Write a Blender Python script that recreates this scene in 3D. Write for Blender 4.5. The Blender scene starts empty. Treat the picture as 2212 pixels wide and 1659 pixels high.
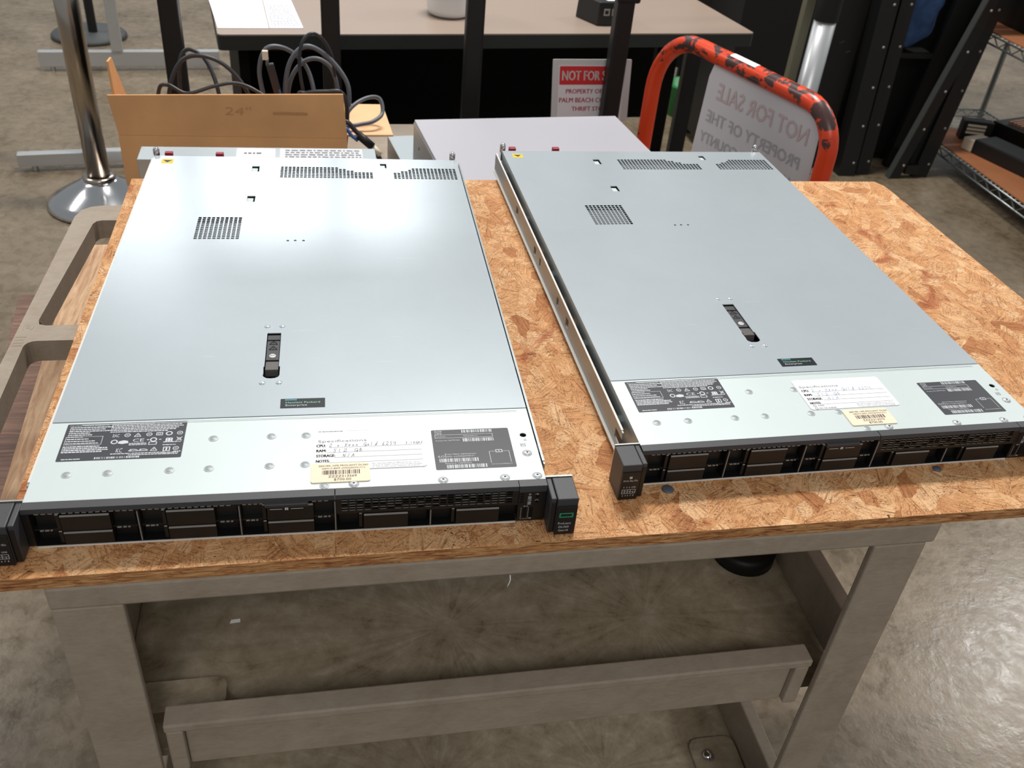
import bpy, bmesh, math, random
from mathutils import Vector, Matrix
random.seed(7)
SC = bpy.context.scene
COL = SC.collection

# ------------------------------------------------------------------ camera, world, lights, exposure
cam = bpy.data.cameras.new('camera'); camo = bpy.data.objects.new('camera', cam); COL.objects.link(camo)
camo.location = (0.26129, -0.60262, 1.46669)
camo.rotation_mode = 'XYZ'
camo.rotation_euler = (math.radians(54.31), math.radians(-4.705), math.radians(-9.145))
cam.sensor_fit = 'HORIZONTAL'; cam.sensor_width = 36.0
cam.lens = 36.0 * 1998.67 / 2212.0
cam.clip_start = 0.02; cam.clip_end = 200
cam.dof.use_dof = True; cam.dof.focus_distance = 1.0; cam.dof.aperture_fstop = 13.0
SC.camera = camo
SC.view_settings.view_transform = 'Standard'; SC.view_settings.look = 'None'
SC.view_settings.exposure = 0.0; SC.view_settings.gamma = 1.0
SC.view_settings.use_curve_mapping = False
w = bpy.data.worlds.new('world'); SC.world = w; w.use_nodes = True
w.node_tree.nodes['Background'].inputs[0].default_value = (0.93, 0.98, 1.0, 1)
w.node_tree.nodes['Background'].inputs[1].default_value = 0.32

def area(name, loc, sx, sy, power, color=(1, 0.97, 0.92), target=None):
    l = bpy.data.lights.new(name, 'AREA'); l.shape = 'RECTANGLE'; l.size = sx; l.size_y = sy
    l.energy = power; l.color = color
    o = bpy.data.objects.new(name, l); o.location = loc; COL.objects.link(o)
    if target is not None:
        o.rotation_euler = (Vector(target) - Vector(loc)).to_track_quat('-Z', 'Y').to_euler()
    return o
area('ceiling_or_fill_lamp', (0.9, 2.5, 4.5), 1.4, 0.45, 185)
area('ceiling_or_fill_lamp', (-0.6, 8.3, 4.5), 3.4, 1.0, 130, (0.97, 0.99, 1.0))
area('ceiling_or_fill_lamp', (5.75, 3.45, 4.5), 0.9, 0.6, 130)
area('ceiling_or_fill_lamp', (-3.5, 4.2, 4.5), 1.2, 0.6, 110)
area('ceiling_or_fill_lamp', (0.3, -3.0, 4.0), 2.2, 0.8, 48, (1, 0.95, 0.88), (0.4, 0.0, 0.6))  # added fill lamp behind the camera, brightens the cart front

# ------------------------------------------------------------------ materials
def lin(c):
    return tuple(((v / 255) / 12.92 if v / 255 <= 0.04045 else ((v / 255 + 0.055) / 1.055) ** 2.4) for v in c) + (1,)
MATS = {}
def mat(name, rgb, rough=0.5, metal=0.0, spec=0.5, var=0.0, vscale=40.0, bump=0.0, bscale=200.0, stretch=(1, 1, 1), emit=None, trans=0.0):
    if name in MATS: return MATS[name]
    m = bpy.data.materials.new(name); m.use_nodes = True
    nt = m.node_tree; b = nt.nodes['Principled BSDF']
    b.inputs['Base Color'].default_value = lin(rgb); b.inputs['Roughness'].default_value = rough
    b.inputs['Metallic'].default_value = metal; b.inputs['Specular IOR Level'].default_value = spec
    if trans: b.inputs['Transmission Weight'].default_value = trans
    tc = nt.nodes.new('ShaderNodeTexCoord')
    if var > 0 or bump > 0:
        mp = nt.nodes.new('ShaderNodeMapping'); mp.inputs['Scale'].default_value = stretch
        nt.links.new(tc.outputs['Object'], mp.inputs['Vector'])
    if var > 0:
        n = nt.nodes.new('ShaderNodeTexNoise'); n.inputs['Scale'].default_value = vscale; n.inputs['Detail'].default_value = 6
        nt.links.new(mp.outputs[0], n.inputs['Vector'])
        r = nt.nodes.new('ShaderNodeValToRGB'); c = lin(rgb)
        r.color_ramp.elements[0].position = 0.3; r.color_ramp.elements[1].position = 0.72
        r.color_ramp.elements[0].color = tuple(max(0, v * (1 - var)) for v in c[:3]) + (1,)
        r.color_ramp.elements[1].color = tuple(min(1, v * (1 + var * 0.6)) for v in c[:3]) + (1,)
        nt.links.new(n.outputs[0], r.inputs[0]); nt.links.new(r.outputs[0], b.inputs['Base Color'])
    if bump > 0:
        n2 = nt.nodes.new('ShaderNodeTexNoise'); n2.inputs['Scale'].default_value = bscale; n2.inputs['Detail'].default_value = 4
        nt.links.new(mp.outputs[0], n2.inputs['Vector'])
        bp = nt.nodes.new('ShaderNodeBump'); bp.inputs['Strength'].default_value = bump; bp.inputs['Distance'].default_value = 0.002
        nt.links.new(n2.outputs[0], bp.inputs['Height']); nt.links.new(bp.outputs[0], b.inputs['Normal'])
    MATS[name] = m
    return m

class NT:
    """small helper for longer node trees"""
    def __init__(s, name):
        s.m = bpy.data.materials.new(name); s.m.use_nodes = True; s.t = s.m.node_tree; s.b = s.t.nodes['Principled BSDF']
    def n(s, typ, **kw):
        nd = s.t.nodes.new(typ)
        for k, v in kw.items():
            if hasattr(nd, k): setattr(nd, k, v)
        return nd
    def l(s, a, b): s.t.links.new(a, b)
    def ramp(s, src, stops, interp='LINEAR'):
        r = s.n('ShaderNodeValToRGB'); cr = r.color_ramp; cr.interpolation = interp
        while len(cr.elements) > 1: cr.elements.remove(cr.elements[-1])
        cr.elements[0].position = stops[0][0]; cr.elements[0].color = stops[0][1]
        for p, c in stops[1:]:
            e = cr.elements.new(p); e.color = c
        s.l(src, r.inputs[0]); return r.outputs[0]
    def math(s, op, a, b=None):
        m = s.n('ShaderNodeMath'); m.operation = op
        for i, v in enumerate((a, b)):
            if v is None: continue
            if isinstance(v, (int, float)): m.inputs[i].default_value = v
            else: s.l(v, m.inputs[i])
        return m.outputs[0]
    def mix(s, f, a, b, blend='MIX'):
        m = s.n('ShaderNodeMix'); m.data_type = 'RGBA'; m.blend_type = blend
        for sock, v in ((m.inputs[0], f), (m.inputs[6], a), (m.inputs[7], b)):
            if isinstance(v, (int, float)): sock.default_value = v
            elif isinstance(v, tuple): sock.default_value = v
            else: s.l(v, sock)
        return m.outputs[2]
    def noise(s, vec, scale, detail=4, rough=0.5, dist=0.0):
        n = s.n('ShaderNodeTexNoise'); n.inputs['Scale'].default_value = scale; n.inputs['Detail'].default_value = detail
        n.inputs['Roughness'].default_value = rough; n.inputs['Distortion'].default_value = dist
        s.l(vec, n.inputs['Vector']); return n
    def mapping(s, vec, scale=(1, 1, 1), loc=(0, 0, 0), rot=(0, 0, 0)):
        mp = s.n('ShaderNodeMapping'); mp.inputs['Scale'].default_value = scale; mp.inputs['Location'].default_value = loc; mp.inputs['Rotation'].default_value = rot
        s.l(vec, mp.inputs['Vector']); return mp.outputs[0]

def osb_material(edge=False):
    k = NT('oriented_strand_board_edge' if edge else 'oriented_strand_board')
    tc = k.n('ShaderNodeTexCoord'); V = tc.outputs['Object']
    if edge:
        v1 = k.mapping(V, (45, 45, 420)); n1 = k.noise(v1, 1.0, 7, 0.7, 1.0)
        col = k.ramp(n1.outputs[0], [(0.33, lin((84, 42, 18))), (0.42, lin((160, 96, 52))), (0.52, lin((204, 146, 90))), (0.68, lin((232, 188, 134)))])
        k.l(col, k.b.inputs['Base Color']); k.b.inputs['Roughness'].default_value = 0.75
        bp = k.n('ShaderNodeBump'); bp.inputs['Strength'].default_value = 0.7; bp.inputs['Distance'].default_value = 0.003
        k.l(n1.outputs[0], bp.inputs['Height']); k.l(bp.outputs[0], k.b.inputs['Normal'])
        return k.m
    warp = k.noise(V, 30, 3)
    wv = k.n('ShaderNodeVectorMath'); wv.operation = 'MULTIPLY_ADD'; wv.inputs[1].default_value = (0.016, 0.016, 0)
    k.l(warp.outputs['Color'], wv.inputs[0]); k.l(V, wv.inputs[2])
    def layer(scale, rot, fine, seed):
        v = k.mapping(wv.outputs[0], (1, 1, 1), (seed, seed * 0.7, 0), (0, 0, rot))
        v = k.mapping(v, (0.42, 1.0, 1.0))
        vo = k.n('ShaderNodeTexVoronoi'); vo.voronoi_dimensions = '2D'; vo.inputs['Scale'].default_value = scale; vo.inputs['Randomness'].default_value = 1.0
        k.l(v, vo.inputs['Vector'])
        sep = k.n('ShaderNodeSeparateColor'); k.l(vo.outputs['Color'], sep.inputs[0])
        ang = k.math('ADD', k.math('MULTIPLY', k.math('SUBTRACT', sep.outputs[0], 0.5), 1.5), -rot)
        vr = k.n('ShaderNodeVectorRotate'); vr.rotation_type = 'Z_AXIS'; k.l(V, vr.inputs['Vector']); k.l(ang, vr.inputs['Angle'])
        st = k.noise(k.mapping(vr.outputs[0], (fine * 0.05, fine, 1)), 1.0, 5, 0.7, 0.25)
        return sep, st
    L = [layer(46, 0.25, 420, 0.0), layer(62, -1.0, 520, 3.3), layer(70, 1.35, 480, 7.1)]
    def fmix(f, a, b_):
        m_ = k.n('ShaderNodeMix'); m_.data_type = 'FLOAT'; k.l(f, m_.inputs[0]); k.l(a, m_.inputs[2]); k.l(b_, m_.inputs[3]); return m_.outputs[0]
    t1 = k.math('GREATER_THAN', L[1][0].outputs[1], 0.5); t2 = k.math('GREATER_THAN', L[2][0].outputs[1], 0.62)
    streak = fmix(t2, fmix(t1, L[0][1].outputs[0], L[1][1].outputs[0]), L[2][1].outputs[0])
    ton = fmix(t2, fmix(t1, L[0][0].outputs[2], L[1][0].outputs[2]), L[2][0].outputs[2])
    base = k.ramp(ton, [(0.0, lin((184, 122, 76))), (0.05, lin((210, 152, 102))), (0.35, lin((221, 167, 116))), (0.7, lin((228, 177, 128))), (1.0, lin((236, 192, 146)))])
    sfac = k.ramp(streak, [(0.30, (0.34, 0.26, 0.20, 1)), (0.40, (0.62, 0.54, 0.46, 1)), (0.48, (0.92, 0.90, 0.87, 1)), (0.60, (1, 1, 1, 1)), (0.74, (1.1, 1.1, 1.08, 1))])
    col = k.mix(1.0, base, sfac, 'MULTIPLY')
    big = k.noise(V, 9, 4, 0.6, 1.2)
    bigf = k.ramp(big.outputs[0], [(0.62, (0, 0, 0, 1)), (0.70, (0.85, 0.85, 0.85, 1))])
    col = k.mix(bigf, col, k.mix(1.0, col, lin((200, 146, 122)), 'MULTIPLY'))
    # curled short dark splits, in two sizes
    for sc_, gs_, g0_, wd_ in ((165, 55, 0.42, 0.030), (85, 36, 0.47, 0.024)):
        cr = k.noise(k.mapping(V, (1, 1.3, 1), (sc_ * 0.01, 0, 0)), sc_, 2, 0.55, 2.2)
        ridge = k.math('ABSOLUTE', k.math('SUBTRACT', cr.outputs[0], 0.5))
        cmask = k.ramp(ridge, [(wd_ * 0.35, (1, 1, 1, 1)), (wd_, (0, 0, 0, 1))])
        gate = k.ramp(k.noise(k.mapping(V, (1, 1, 1), (0, sc_ * 0.02, 0)), gs_, 5, 0.7, 0.8).outputs[0], [(g0_, (0, 0, 0, 1)), (g0_ + 0.08, (0.9, 0.9, 0.9, 1))])
        col = k.mix(k.mix(1.0, cmask, gate, 'MULTIPLY'), col, lin((122, 66, 30)))
    sp = k.noise(k.mapping(V, (1, 1.7, 1), (4, 2, 0), (0, 0, 0.5)), 95, 2, 0.5, 1.2)
    spm = k.ramp(sp.outputs[0], [(0.72, (0, 0, 0, 1)), (0.74, (1, 1, 1, 1))])
    col = k.mix(spm, col, lin((72, 40, 24)))
    k.l(col, k.b.inputs['Base Color'])
    k.b.inputs['Roughness'].default_value = 0.66; k.b.inputs['Specular IOR Level'].default_value = 0.25
    h = k.math('ADD', k.math('MULTIPLY', streak, 0.8), k.math('MULTIPLY', ton, 0.4))
    bp = k.n('ShaderNodeBump'); bp.inputs['Strength'].default_value = 0.45; bp.inputs['Distance'].default_value = 0.002
    k.l(h, bp.inputs['Height']); k.l(bp.outputs[0], k.b.inputs['Normal'])
    return k.m

def concrete_material():
    k = NT('polished_concrete'); tc = k.n('ShaderNodeTexCoord'); V = tc.outputs['Object']
    a = k.noise(V, 3.0, 8, 0.62, 0.4); b2 = k.noise(V, 26, 8, 0.65, 0.6)
    s = k.math('ADD', k.math('MULTIPLY', a.outputs[0], 0.55), k.math('MULTIPLY', b2.outputs[0], 0.45))
    col = k.ramp(s, [(0.36, lin((88, 75, 58))), (0.46, lin((111, 98, 80))), (0.56, lin((125, 111, 93))), (0.68, lin((142, 129, 111)))])
    k.l(col, k.b.inputs['Base Color'])
    k.l(k.ramp(b2.outputs[0], [(0.3, (0.20, 0.20, 0.20, 1)), (0.7, (0.36, 0.36, 0.36, 1))]), k.b.inputs['Roughness'])
    k.b.inputs['Specular IOR Level'].default_value = 0.38
    bp = k.n('ShaderNodeBump'); bp.inputs['Strength'].default_value = 0.08; bp.inputs['Distance'].default_value = 0.01
    n3 = k.noise(V, 34, 5, 0.6); k.l(n3.outputs[0], bp.inputs['Height']); k.l(bp.outputs[0], k.b.inputs['Normal'])
    return k.m

def plastic_material():
    k = NT('tan_grey_structural_foam'); tc = k.n('ShaderNodeTexCoord'); V = tc.outputs['Object']
    a = k.noise(V, 14, 6, 0.6, 1.5); b2 = k.noise(k.mapping(V, (1, 3, 3)), 70, 5, 0.6, 1.0)
    s = k.math('ADD', k.math('MULTIPLY', a.outputs[0], 0.6), k.math('MULTIPLY', b2.outputs[0], 0.4))
    col = k.ramp(s, [(0.34, lin((147, 133, 116))), (0.5, lin((158, 144, 129))), (0.66, lin((166, 153, 138)))])
    k.l(col, k.b.inputs['Base Color']); k.b.inputs['Roughness'].default_value = 0.55; k.b.inputs['Specular IOR Level'].default_value = 0.35
    bp = k.n('ShaderNodeBump'); bp.inputs['Strength'].default_value = 0.12; bp.inputs['Distance'].default_value = 0.002
    k.l(b2.outputs[0], bp.inputs['Height']); k.l(bp.outputs[0], k.b.inputs['Normal'])
    return k.m

def stained_plastic():
    k = NT('stained_shelf_plastic'); tc = k.n('ShaderNodeTexCoord'); V = tc.outputs['Object']
    a = k.noise(V, 9, 8, 0.65, 1.2)
    # flow marks fanning from the two moulding gates
    def fan(cx, cy, sc):
        v = k.mapping(V, (1, 1, 1), (-cx, -cy, 0))
        g = k.n('ShaderNodeTexGradient'); g.gradient_type = 'RADIAL'; k.l(v, g.inputs[0])
        ln = k.n('ShaderNodeVectorMath'); ln.operation = 'LENGTH'; k.l(v, ln.inputs[0])
        cmb = k.n('ShaderNodeCombineXYZ'); k.l(k.math('MULTIPLY', g.outputs['Fac'], 60), cmb.inputs[0]); k.l(k.math('MULTIPLY', ln.outputs['Value'], 14), cmb.inputs[1])
        return k.noise(cmb.outputs[0], 1.0, 5, 0.6, 0.6)
    f1 = fan(0.375, 0.16, 1); f2 = fan(0.62, 0.15, 1)
    sx = k.n('ShaderNodeSeparateXYZ'); k.l(V, sx.inputs[0])
    pick = k.ramp(sx.outputs[0], [(0.46, (0, 0, 0, 1)), (0.52, (1, 1, 1, 1))])
    f = k.mix(pick, f1.outputs[0], f2.outputs[0])
    s = k.math('ADD', k.math('MULTIPLY', k.noise(V, 30, 9, 0.72, 0.25).outputs[0], 0.70), k.math('MULTIPLY', f, 0.30))
    col = k.ramp(s, [(0.34, lin((110, 96, 74))), (0.43, lin((144, 131, 109))), (0.55, lin((162, 150, 129))), (0.68, lin((182, 171, 152)))])
    st = k.noise(V, 16, 4, 0.6, 1.5)
    stm = k.ramp(st.outputs[0], [(0.66, (0, 0, 0, 1)), (0.76, (0.5, 0.5, 0.5, 1))])
    col = k.mix(stm, col, lin((96, 76, 50)))
    k.l(col, k.b.inputs['Base Color']); k.b.inputs['Roughness'].default_value = 0.6; k.b.inputs['Specular IOR Level'].default_value = 0.3
    return k.m

def steel_material(name, rgb, rough, metal, tint=0.06):
    k = NT(name); tc = k.n('ShaderNodeTexCoord'); V = tc.outputs['Object']
    a = k.noise(V, 9, 5, 0.6, 0.4); f = k.noise(k.mapping(V, (1, 30, 1)), 160, 3, 0.6)
    c = lin(rgb)
    col = k.ramp(a.outputs[0], [(0.35, tuple(v * (1 - tint) for v in c[:3]) + (1,)), (0.65, tuple(min(1, v * (1 + tint)) for v in c[:3]) + (1,))])
    # fine scratches
    sv = k.mapping(V, (3, 60, 1), (0.3, 0.1, 0), (0, 0, 0.5)); sc = k.noise(sv, 4, 2, 0.5, 0.3)
    sm = k.ramp(sc.outputs[0], [(0.73, (0, 0, 0, 1)), (0.76, (0.22, 0.22, 0.22, 1))])
    col = k.mix(sm, col, lin((232, 236, 236)))
    k.l(col, k.b.inputs['Base Color']); k.b.inputs['Metallic'].default_value = metal
    k.l(k.ramp(f.outputs[0], [(0.35, (rough * 0.95,) * 3 + (1,)), (0.65, (rough * 1.05,) * 3 + (1,))]), k.b.inputs['Roughness'])
    return k.m

def orange_material():
    k = NT('chipped_orange_paint'); tc = k.n('ShaderNodeTexCoord'); V = tc.outputs['Object']
    n = k.noise(V, 24, 6, 0.65, 0.8)
    sz = k.n('ShaderNodeSeparateXYZ'); k.l(V, sz.inputs[0])
    hi = k.ramp(sz.outputs[2], [(0.80, (0.0, 0, 0, 1)), (0.91, (0.15, 0.15, 0.15, 1))])
    s = k.math('ADD', n.outputs[0], hi)
    m = k.ramp(s, [(0.645, (0, 0, 0, 1)), (0.675, (1, 1, 1, 1))])
    col = k.mix(m, lin((222, 66, 26)), lin((72, 48, 46)))
    k.l(col, k.b.inputs['Base Color']); k.b.inputs['Roughness'].default_value = 0.33
    return k.m

def wood_material(name, a, b2, c2, rot=0.0, sc=1.0):
    k = NT(name); tc = k.n('ShaderNodeTexCoord'); V = k.mapping(tc.outputs['Object'], (1, 1, 1), (0, 0, 0), (0, 0, rot))
    n = k.noise(k.mapping(V, (14 * sc, 150 * sc, 150 * sc)), 1.0, 5, 0.6, 0.9); g = k.noise(V, 7 * sc, 4, 0.6, 0.5)
    s = k.math('ADD', k.math('MULTIPLY', n.outputs[0], 0.6), k.math('MULTIPLY', g.outputs[0], 0.4))
    k.l(k.ramp(s, [(0.36, lin(a)), (0.5, lin(b2)), (0.64, lin(c2))]), k.b.inputs['Base Color']); k.b.inputs['Roughness'].default_value = 0.6
    return k.m

M_OSB = osb_material(); M_OSBE = osb_material(True)
M_CONC = concrete_material(); M_FOAM = plastic_material(); M_FOAMS = stained_plastic()
M_COVER = steel_material('galvanised_steel_cover', (196, 205, 211), 0.26, 0.45, 0.02)
M_PANEL = steel_material('pale_galvanised_steel_panel', (197, 207, 208), 0.5, 0.3, 0.02)
M_SIDE = steel_material('zinc_side_steel', (158, 166, 168), 0.42, 0.65)
M_ORANGE = orange_material()
M_BLACK = mat('black_plastic', (21, 20, 20), 0.42, 0, 0.5, bump=0.05, bscale=900)
M_BLACKTOP = mat('grey_black_bezel_plastic', (58, 58, 62), 0.5, 0, 0.5, bump=0.1, bscale=1200)
M_DARK = mat('dark_interior', (12, 12, 13), 0.7, 0, 0.2)
M_GLINT = mat('bare_edge_metal', (205, 205, 200), 0.3, 0.9)
M_GLINTD = mat('grey_trim_and_painted_glint', (150, 148, 144), 0.5)  # grey trim, also the painted glints on grille sills and drive blanks
M_EDGEW = mat('pale_edge_strip', (226, 224, 218), 0.45)
M_CHROME = mat('chrome', (205, 205, 208), 0.12, 1.0)
M_STEELPOST = mat('brushed_stainless_steel', (182, 172, 162), 0.2, 1.0)
M_SILVER = mat('satin_silver_metal', (190, 192, 194), 0.36, 0.7)
M_BPOWDER = mat('black_powder_coat', (18, 18, 18), 0.5, 0, 0.4)
M_BPOWDER2 = mat('charcoal_powder_coat', (22, 22, 23), 0.48, 0, 0.45)
M_LABELK = mat('black_label_vinyl', (46, 48, 56), 0.45)
M_LABELW = mat('white_label_ink', (205, 208, 214), 0.5)
M_PAPER = mat('white_paper', (246, 246, 248), 0.6, 0, 0.3)
M_CREAM = mat('cream_price_sticker', (243, 226, 200), 0.55, 0, 0.3)
M_INK = mat('black_ink', (42, 42, 48), 0.6)
M_INKL = mat('grey_printed_ink', (112, 112, 120), 0.6)
M_PEN = mat('dark_pen_ink', (62, 68, 84), 0.5)
M_PENB = mat('faded_blue_pen_ink', (140, 166, 196), 0.5)
M_GREEN = mat('green_mark', (42, 150, 110), 0.5)
M_CYAN = mat('cyan_foil', (120, 215, 235), 0.35)
M_MINT = mat('mint_foil_ink', (150, 205, 175), 0.4)
M_MAROON = mat('maroon_plastic', (150, 32, 56), 0.4)
M_YEL = mat('yellow_sticker', (226, 194, 52), 0.45)
M_CARD = mat('brown_cardboard', (222, 168, 118), 0.8, 0, 0.2, var=0.12, vscale=9, bump=0.05, bscale=60)
M_CARDIN = mat('pale_cardboard', (232, 184, 142), 0.8, 0, 0.2, var=0.06, vscale=14)
M_CABLE = mat('black_cable_rubber', (38, 40, 46), 0.38)
M_CABLEG = mat('grey_cable_rubber', (86, 90, 98), 0.4)
M_BLUEB = mat('blue_plastic_boot', (48, 88, 150), 0.4)
M_BEIGE = mat('beige_laminate', (150, 133, 121), 0.35, 0, 0.45, var=0.03, vscale=300)
M_DESKK = mat('black_desk_laminate', (7, 7, 7), 0.6, 0, 0.12)
M_DESKE = mat('dark_rubber_edge', (34, 40, 40), 0.5)
M_RED = mat('red_sign_print', (208, 44, 48), 0.5)
M_REDT = mat('red_sign_letters', (214, 62, 66), 0.5)
M_SHEETBACK = mat('sheet_of_paper_back', (216, 212, 216), 0.7)
M_SHOW = mat('show_through_grey_letters', (178, 176, 184), 0.7)
M_SHOWR = mat('show_through_pink_letters', (205, 182, 184), 0.7)
M_LAV = mat('painted_lavender_grey_steel', (176, 174, 182), 0.42, 0.15, 0.5)
M_LAVS = mat('grey_sheet_steel', (176, 184, 188), 0.42, 0.75)
M_OLIVE = mat('olive_grey_paint', (104, 102, 84), 0.5)
M_DENIM = mat('blue_denim_cloth', (62, 86, 128), 0.9, 0, 0.1, var=0.3, vscale=26, bump=0.4, bscale=120)
M_LINER = mat('orange_brown_shelf_board', (158, 100, 64), 0.6, var=0.1, vscale=10)
M_WIRE = mat('zinc_wire', (150, 156, 156), 0.35, 0.9)
M_BEIGEP = mat('beige_connector_plastic', (212, 200, 180), 0.5)
M_WHITEP = mat('white_plastic', (228, 228, 228), 0.35)
M_GREENP = mat('green_plastic', (20, 120, 60), 0.4)
M_PCB = mat('dark_foil_badge', (14, 24, 30), 0.3)
M_WALNUT = wood_material('walnut_brown_plank', (78, 52, 40), (112, 80, 64), (136, 102, 82))
M_PINE = wood_material('pale_pine_plank', (150, 108, 76), (186, 148, 112), (206, 172, 138), 1.57)
M_DISC = mat('dark_grey_rubber_disc', (62, 66, 66), 0.6)

# ------------------------------------------------------------------ mesh helper
class MB:
    def __init__(s): s.v = []; s.f = []; s.m = []; s.sm = []
    def add(s, vs, fs, mi=0, smooth=False):
        o = len(s.v); s.v += [tuple(p) for p in vs]
        for f in fs: s.f.append(tuple(i + o for i in f)); s.m.append(mi); s.sm.append(smooth)
    def box(s, x0, y0, z0, x1, y1, z1, mi=0):
        s.add([(x0, y0, z0), (x1, y0, z0), (x1, y1, z0), (x0, y1, z0), (x0, y0, z1), (x1, y0, z1), (x1, y1, z1), (x0, y1, z1)],
              [(0, 3, 2, 1), (4, 5, 6, 7), (0, 1, 5, 4), (1, 2, 6, 5), (2, 3, 7, 6), (3, 0, 4, 7)], mi)
    def quad(s, a, b, c, d, mi=0): s.add([a, b, c, d], [(0, 1, 2, 3)], mi)
    def hexa(s, p, mi=0):
        s.add(p, [(0, 3, 2, 1), (4, 5, 6, 7), (0, 1, 5, 4), (1, 2, 6, 5), (2, 3, 7, 6), (3, 0, 4, 7)], mi)
    def prism(s, pts, z0, z1, mi=0, holes=(), mi_side=None, fr=None):
        """polygon with holes extruded from z0 to z1; fr maps (x,y,z)->point"""
        bm = bmesh.new(); es = []
        loops = [list(pts)] + [list(h) for h in holes]
        for lp in loops:
            vs = [bm.verts.new((x, y, 0)) for x, y in lp]
            es += [bm.edges.new((vs[i], vs[(i + 1) % len(vs)])) for i in range(len(vs))]
        bmesh.ops.triangle_fill(bm, edges=es, use_beauty=True, normal=(0, 0, 1))
        bm.verts.index_update()
        F = fr or (lambda x, y, z: (x, y, z))
        vv = [v.co.copy() for v in bm.verts]; ff = []
        for f in bm.faces:
            idx = [v.index for v in f.verts]
            a, b, c = [vv[i] for i in idx[:3]]
            if (b - a).cross(c - a).z < 0: idx.reverse()
            ff.append(tuple(idx))
        s.add([F(p.x, p.y, z1) for p in vv], ff, mi)
        if z1 != z0:
            s.add([F(p.x, p.y, z0) for p in vv], [tuple(reversed(f)) for f in ff], mi)
            for li, lp in enumerate(loops):
                area2 = sum(lp[i][0] * lp[(i + 1) % len(lp)][1] - lp[(i + 1) % len(lp)][0] * lp[i][1] for i in range(len(lp)))
                seq = lp if (area2 > 0) == (li == 0) else lp[::-1]
                n = len(seq)
                s.add([F(x, y, z0) for x, y in seq] + [F(x, y, z1) for x, y in seq], [(i, (i + 1) % n, n + (i + 1) % n, n + i) for i in range(n)], mi if mi_side is None else mi_side)
        bm.free()
    def lathe(s, prof, c=(0, 0, 0), n=24, mi=0, axis='z', smooth=True):
        vs = []
        for r, h in prof:
            for i in range(n):
                a = 2 * math.pi * i / n; x, y = r * math.cos(a), r * math.sin(a)
                p = (x, y, h) if axis == 'z' else (x, h, y) if axis == 'y' else (h, x, y)
                vs.append((p[0] + c[0], p[1] + c[1], p[2] + c[2]))
        fs = []
        for k in range(len(prof) - 1):
            for i in range(n):
                j = (i + 1) % n
                q = (k * n + i, k * n + j, (k + 1) * n + j, (k + 1) * n + i)
                fs.append(q if axis != 'y' else q[::-1])
        s.add(vs, fs, mi, smooth)
    def cyl(s, c, r, h, n=24, mi=0, axis='z', smooth=True):
        s.lathe([(0, 0), (r, 0), (r, h), (0, h)], c, n, mi, axis, False)
    def tube(s, pts, r, n=8, mi=0, closed=False, smooth=True):
        P = [Vector(p) for p in pts]; N = len(P); vs = []
        T = []
        for i in range(N):
            a = P[(i - 1) % N] if (closed or i > 0) else P[i]; b = P[(i + 1) % N] if (closed or i < N - 1) else P[i]
            T.append((b - a).normalized())
        up = Vector((0, 0, 1)) if abs(T[0].z) < 0.9 else Vector((1, 0, 0))
        nrm = (up - T[0] * up.dot(T[0])).normalized()
        for i in range(N):
            nrm = (nrm - T[i] * nrm.dot(T[i])); nrm = nrm.normalized() if nrm.length > 1e-6 else Vector((1, 0, 0))
            bn = T[i].cross(nrm)
            for k in range(n):
                a = 2 * math.pi * k / n
                vs.append(P[i] + nrm * (r * math.cos(a)) + bn * (r * math.sin(a)))
        fs = []
        for i in range(N if closed else N - 1):
            j = (i + 1) % N
            for k in range(n):
                l = (k + 1) % n; fs.append((i * n + k, i * n + l, j * n + l, j * n + k))
        if not closed:
            fs.append(tuple(range(n))[::-1]); fs.append(tuple((N - 1) * n + k for k in range(n)))
        s.add(vs, fs, mi, smooth)
    def xform(s, F, start=0):
        s.v[start:] = [tuple(F(*p)) for p in s.v[start:]]
    def build(s, name, mats, parent=None, bevel=0.0, seg=2, label=None):
        me = bpy.data.meshes.new(name); me.from_pydata(s.v, [], s.f)
        if not isinstance(mats, (list, tuple)): mats = [mats]
        for m in mats: me.materials.append(m)
        me.polygons.foreach_set('material_index', s.m); me.polygons.foreach_set('use_smooth', s.sm)
        me.update()
        o = bpy.data.objects.new(name, me); COL.objects.link(o)
        if parent is not None: o.parent = parent
        if bevel:
            b = o.modifiers.new('bevel', 'BEVEL'); b.width = bevel; b.segments = seg; b.limit_method = 'ANGLE'; b.angle_limit = math.radians(50)
            b.harden_normals = False
        if label: o['label'] = label
        return o

def tag(o, label, cat, group=None, kind=None):
    o['label'] = label; o['category'] = cat
    if group: o['group'] = group
    if kind: o['kind'] = kind
    return o
def thing(name, label, cat, loc=(0, 0, 0), rz=0.0, group=None):
    o = bpy.data.objects.new(name, None); o.empty_display_size = 0.05; COL.objects.link(o)
    o.location = loc; o.rotation_euler = (0, 0, rz)
    return tag(o, label, cat, group)
def copy_tree(o, parent=None):
    c = o.copy(); COL.objects.link(c)
    if parent is not None: c.parent = parent
    for ch in list(o.children): copy_tree(ch, c)
    return c
def rrect(x0, y0, x1, y1, r, n=4):
    pts = []
    for cx, cy, a0 in ((x1 - r, y1 - r, 0), (x0 + r, y1 - r, 90), (x0 + r, y0 + r, 180), (x1 - r, y0 + r, 270)):
        for i in range(n + 1):
            a = math.radians(a0 + 90 * i / n); pts.append((cx + r * math.cos(a), cy + r * math.sin(a)))
    return pts
def rect(x0, y0, x1, y1): return [(x0, y0), (x1, y0), (x1, y1), (x0, y1)]

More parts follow.
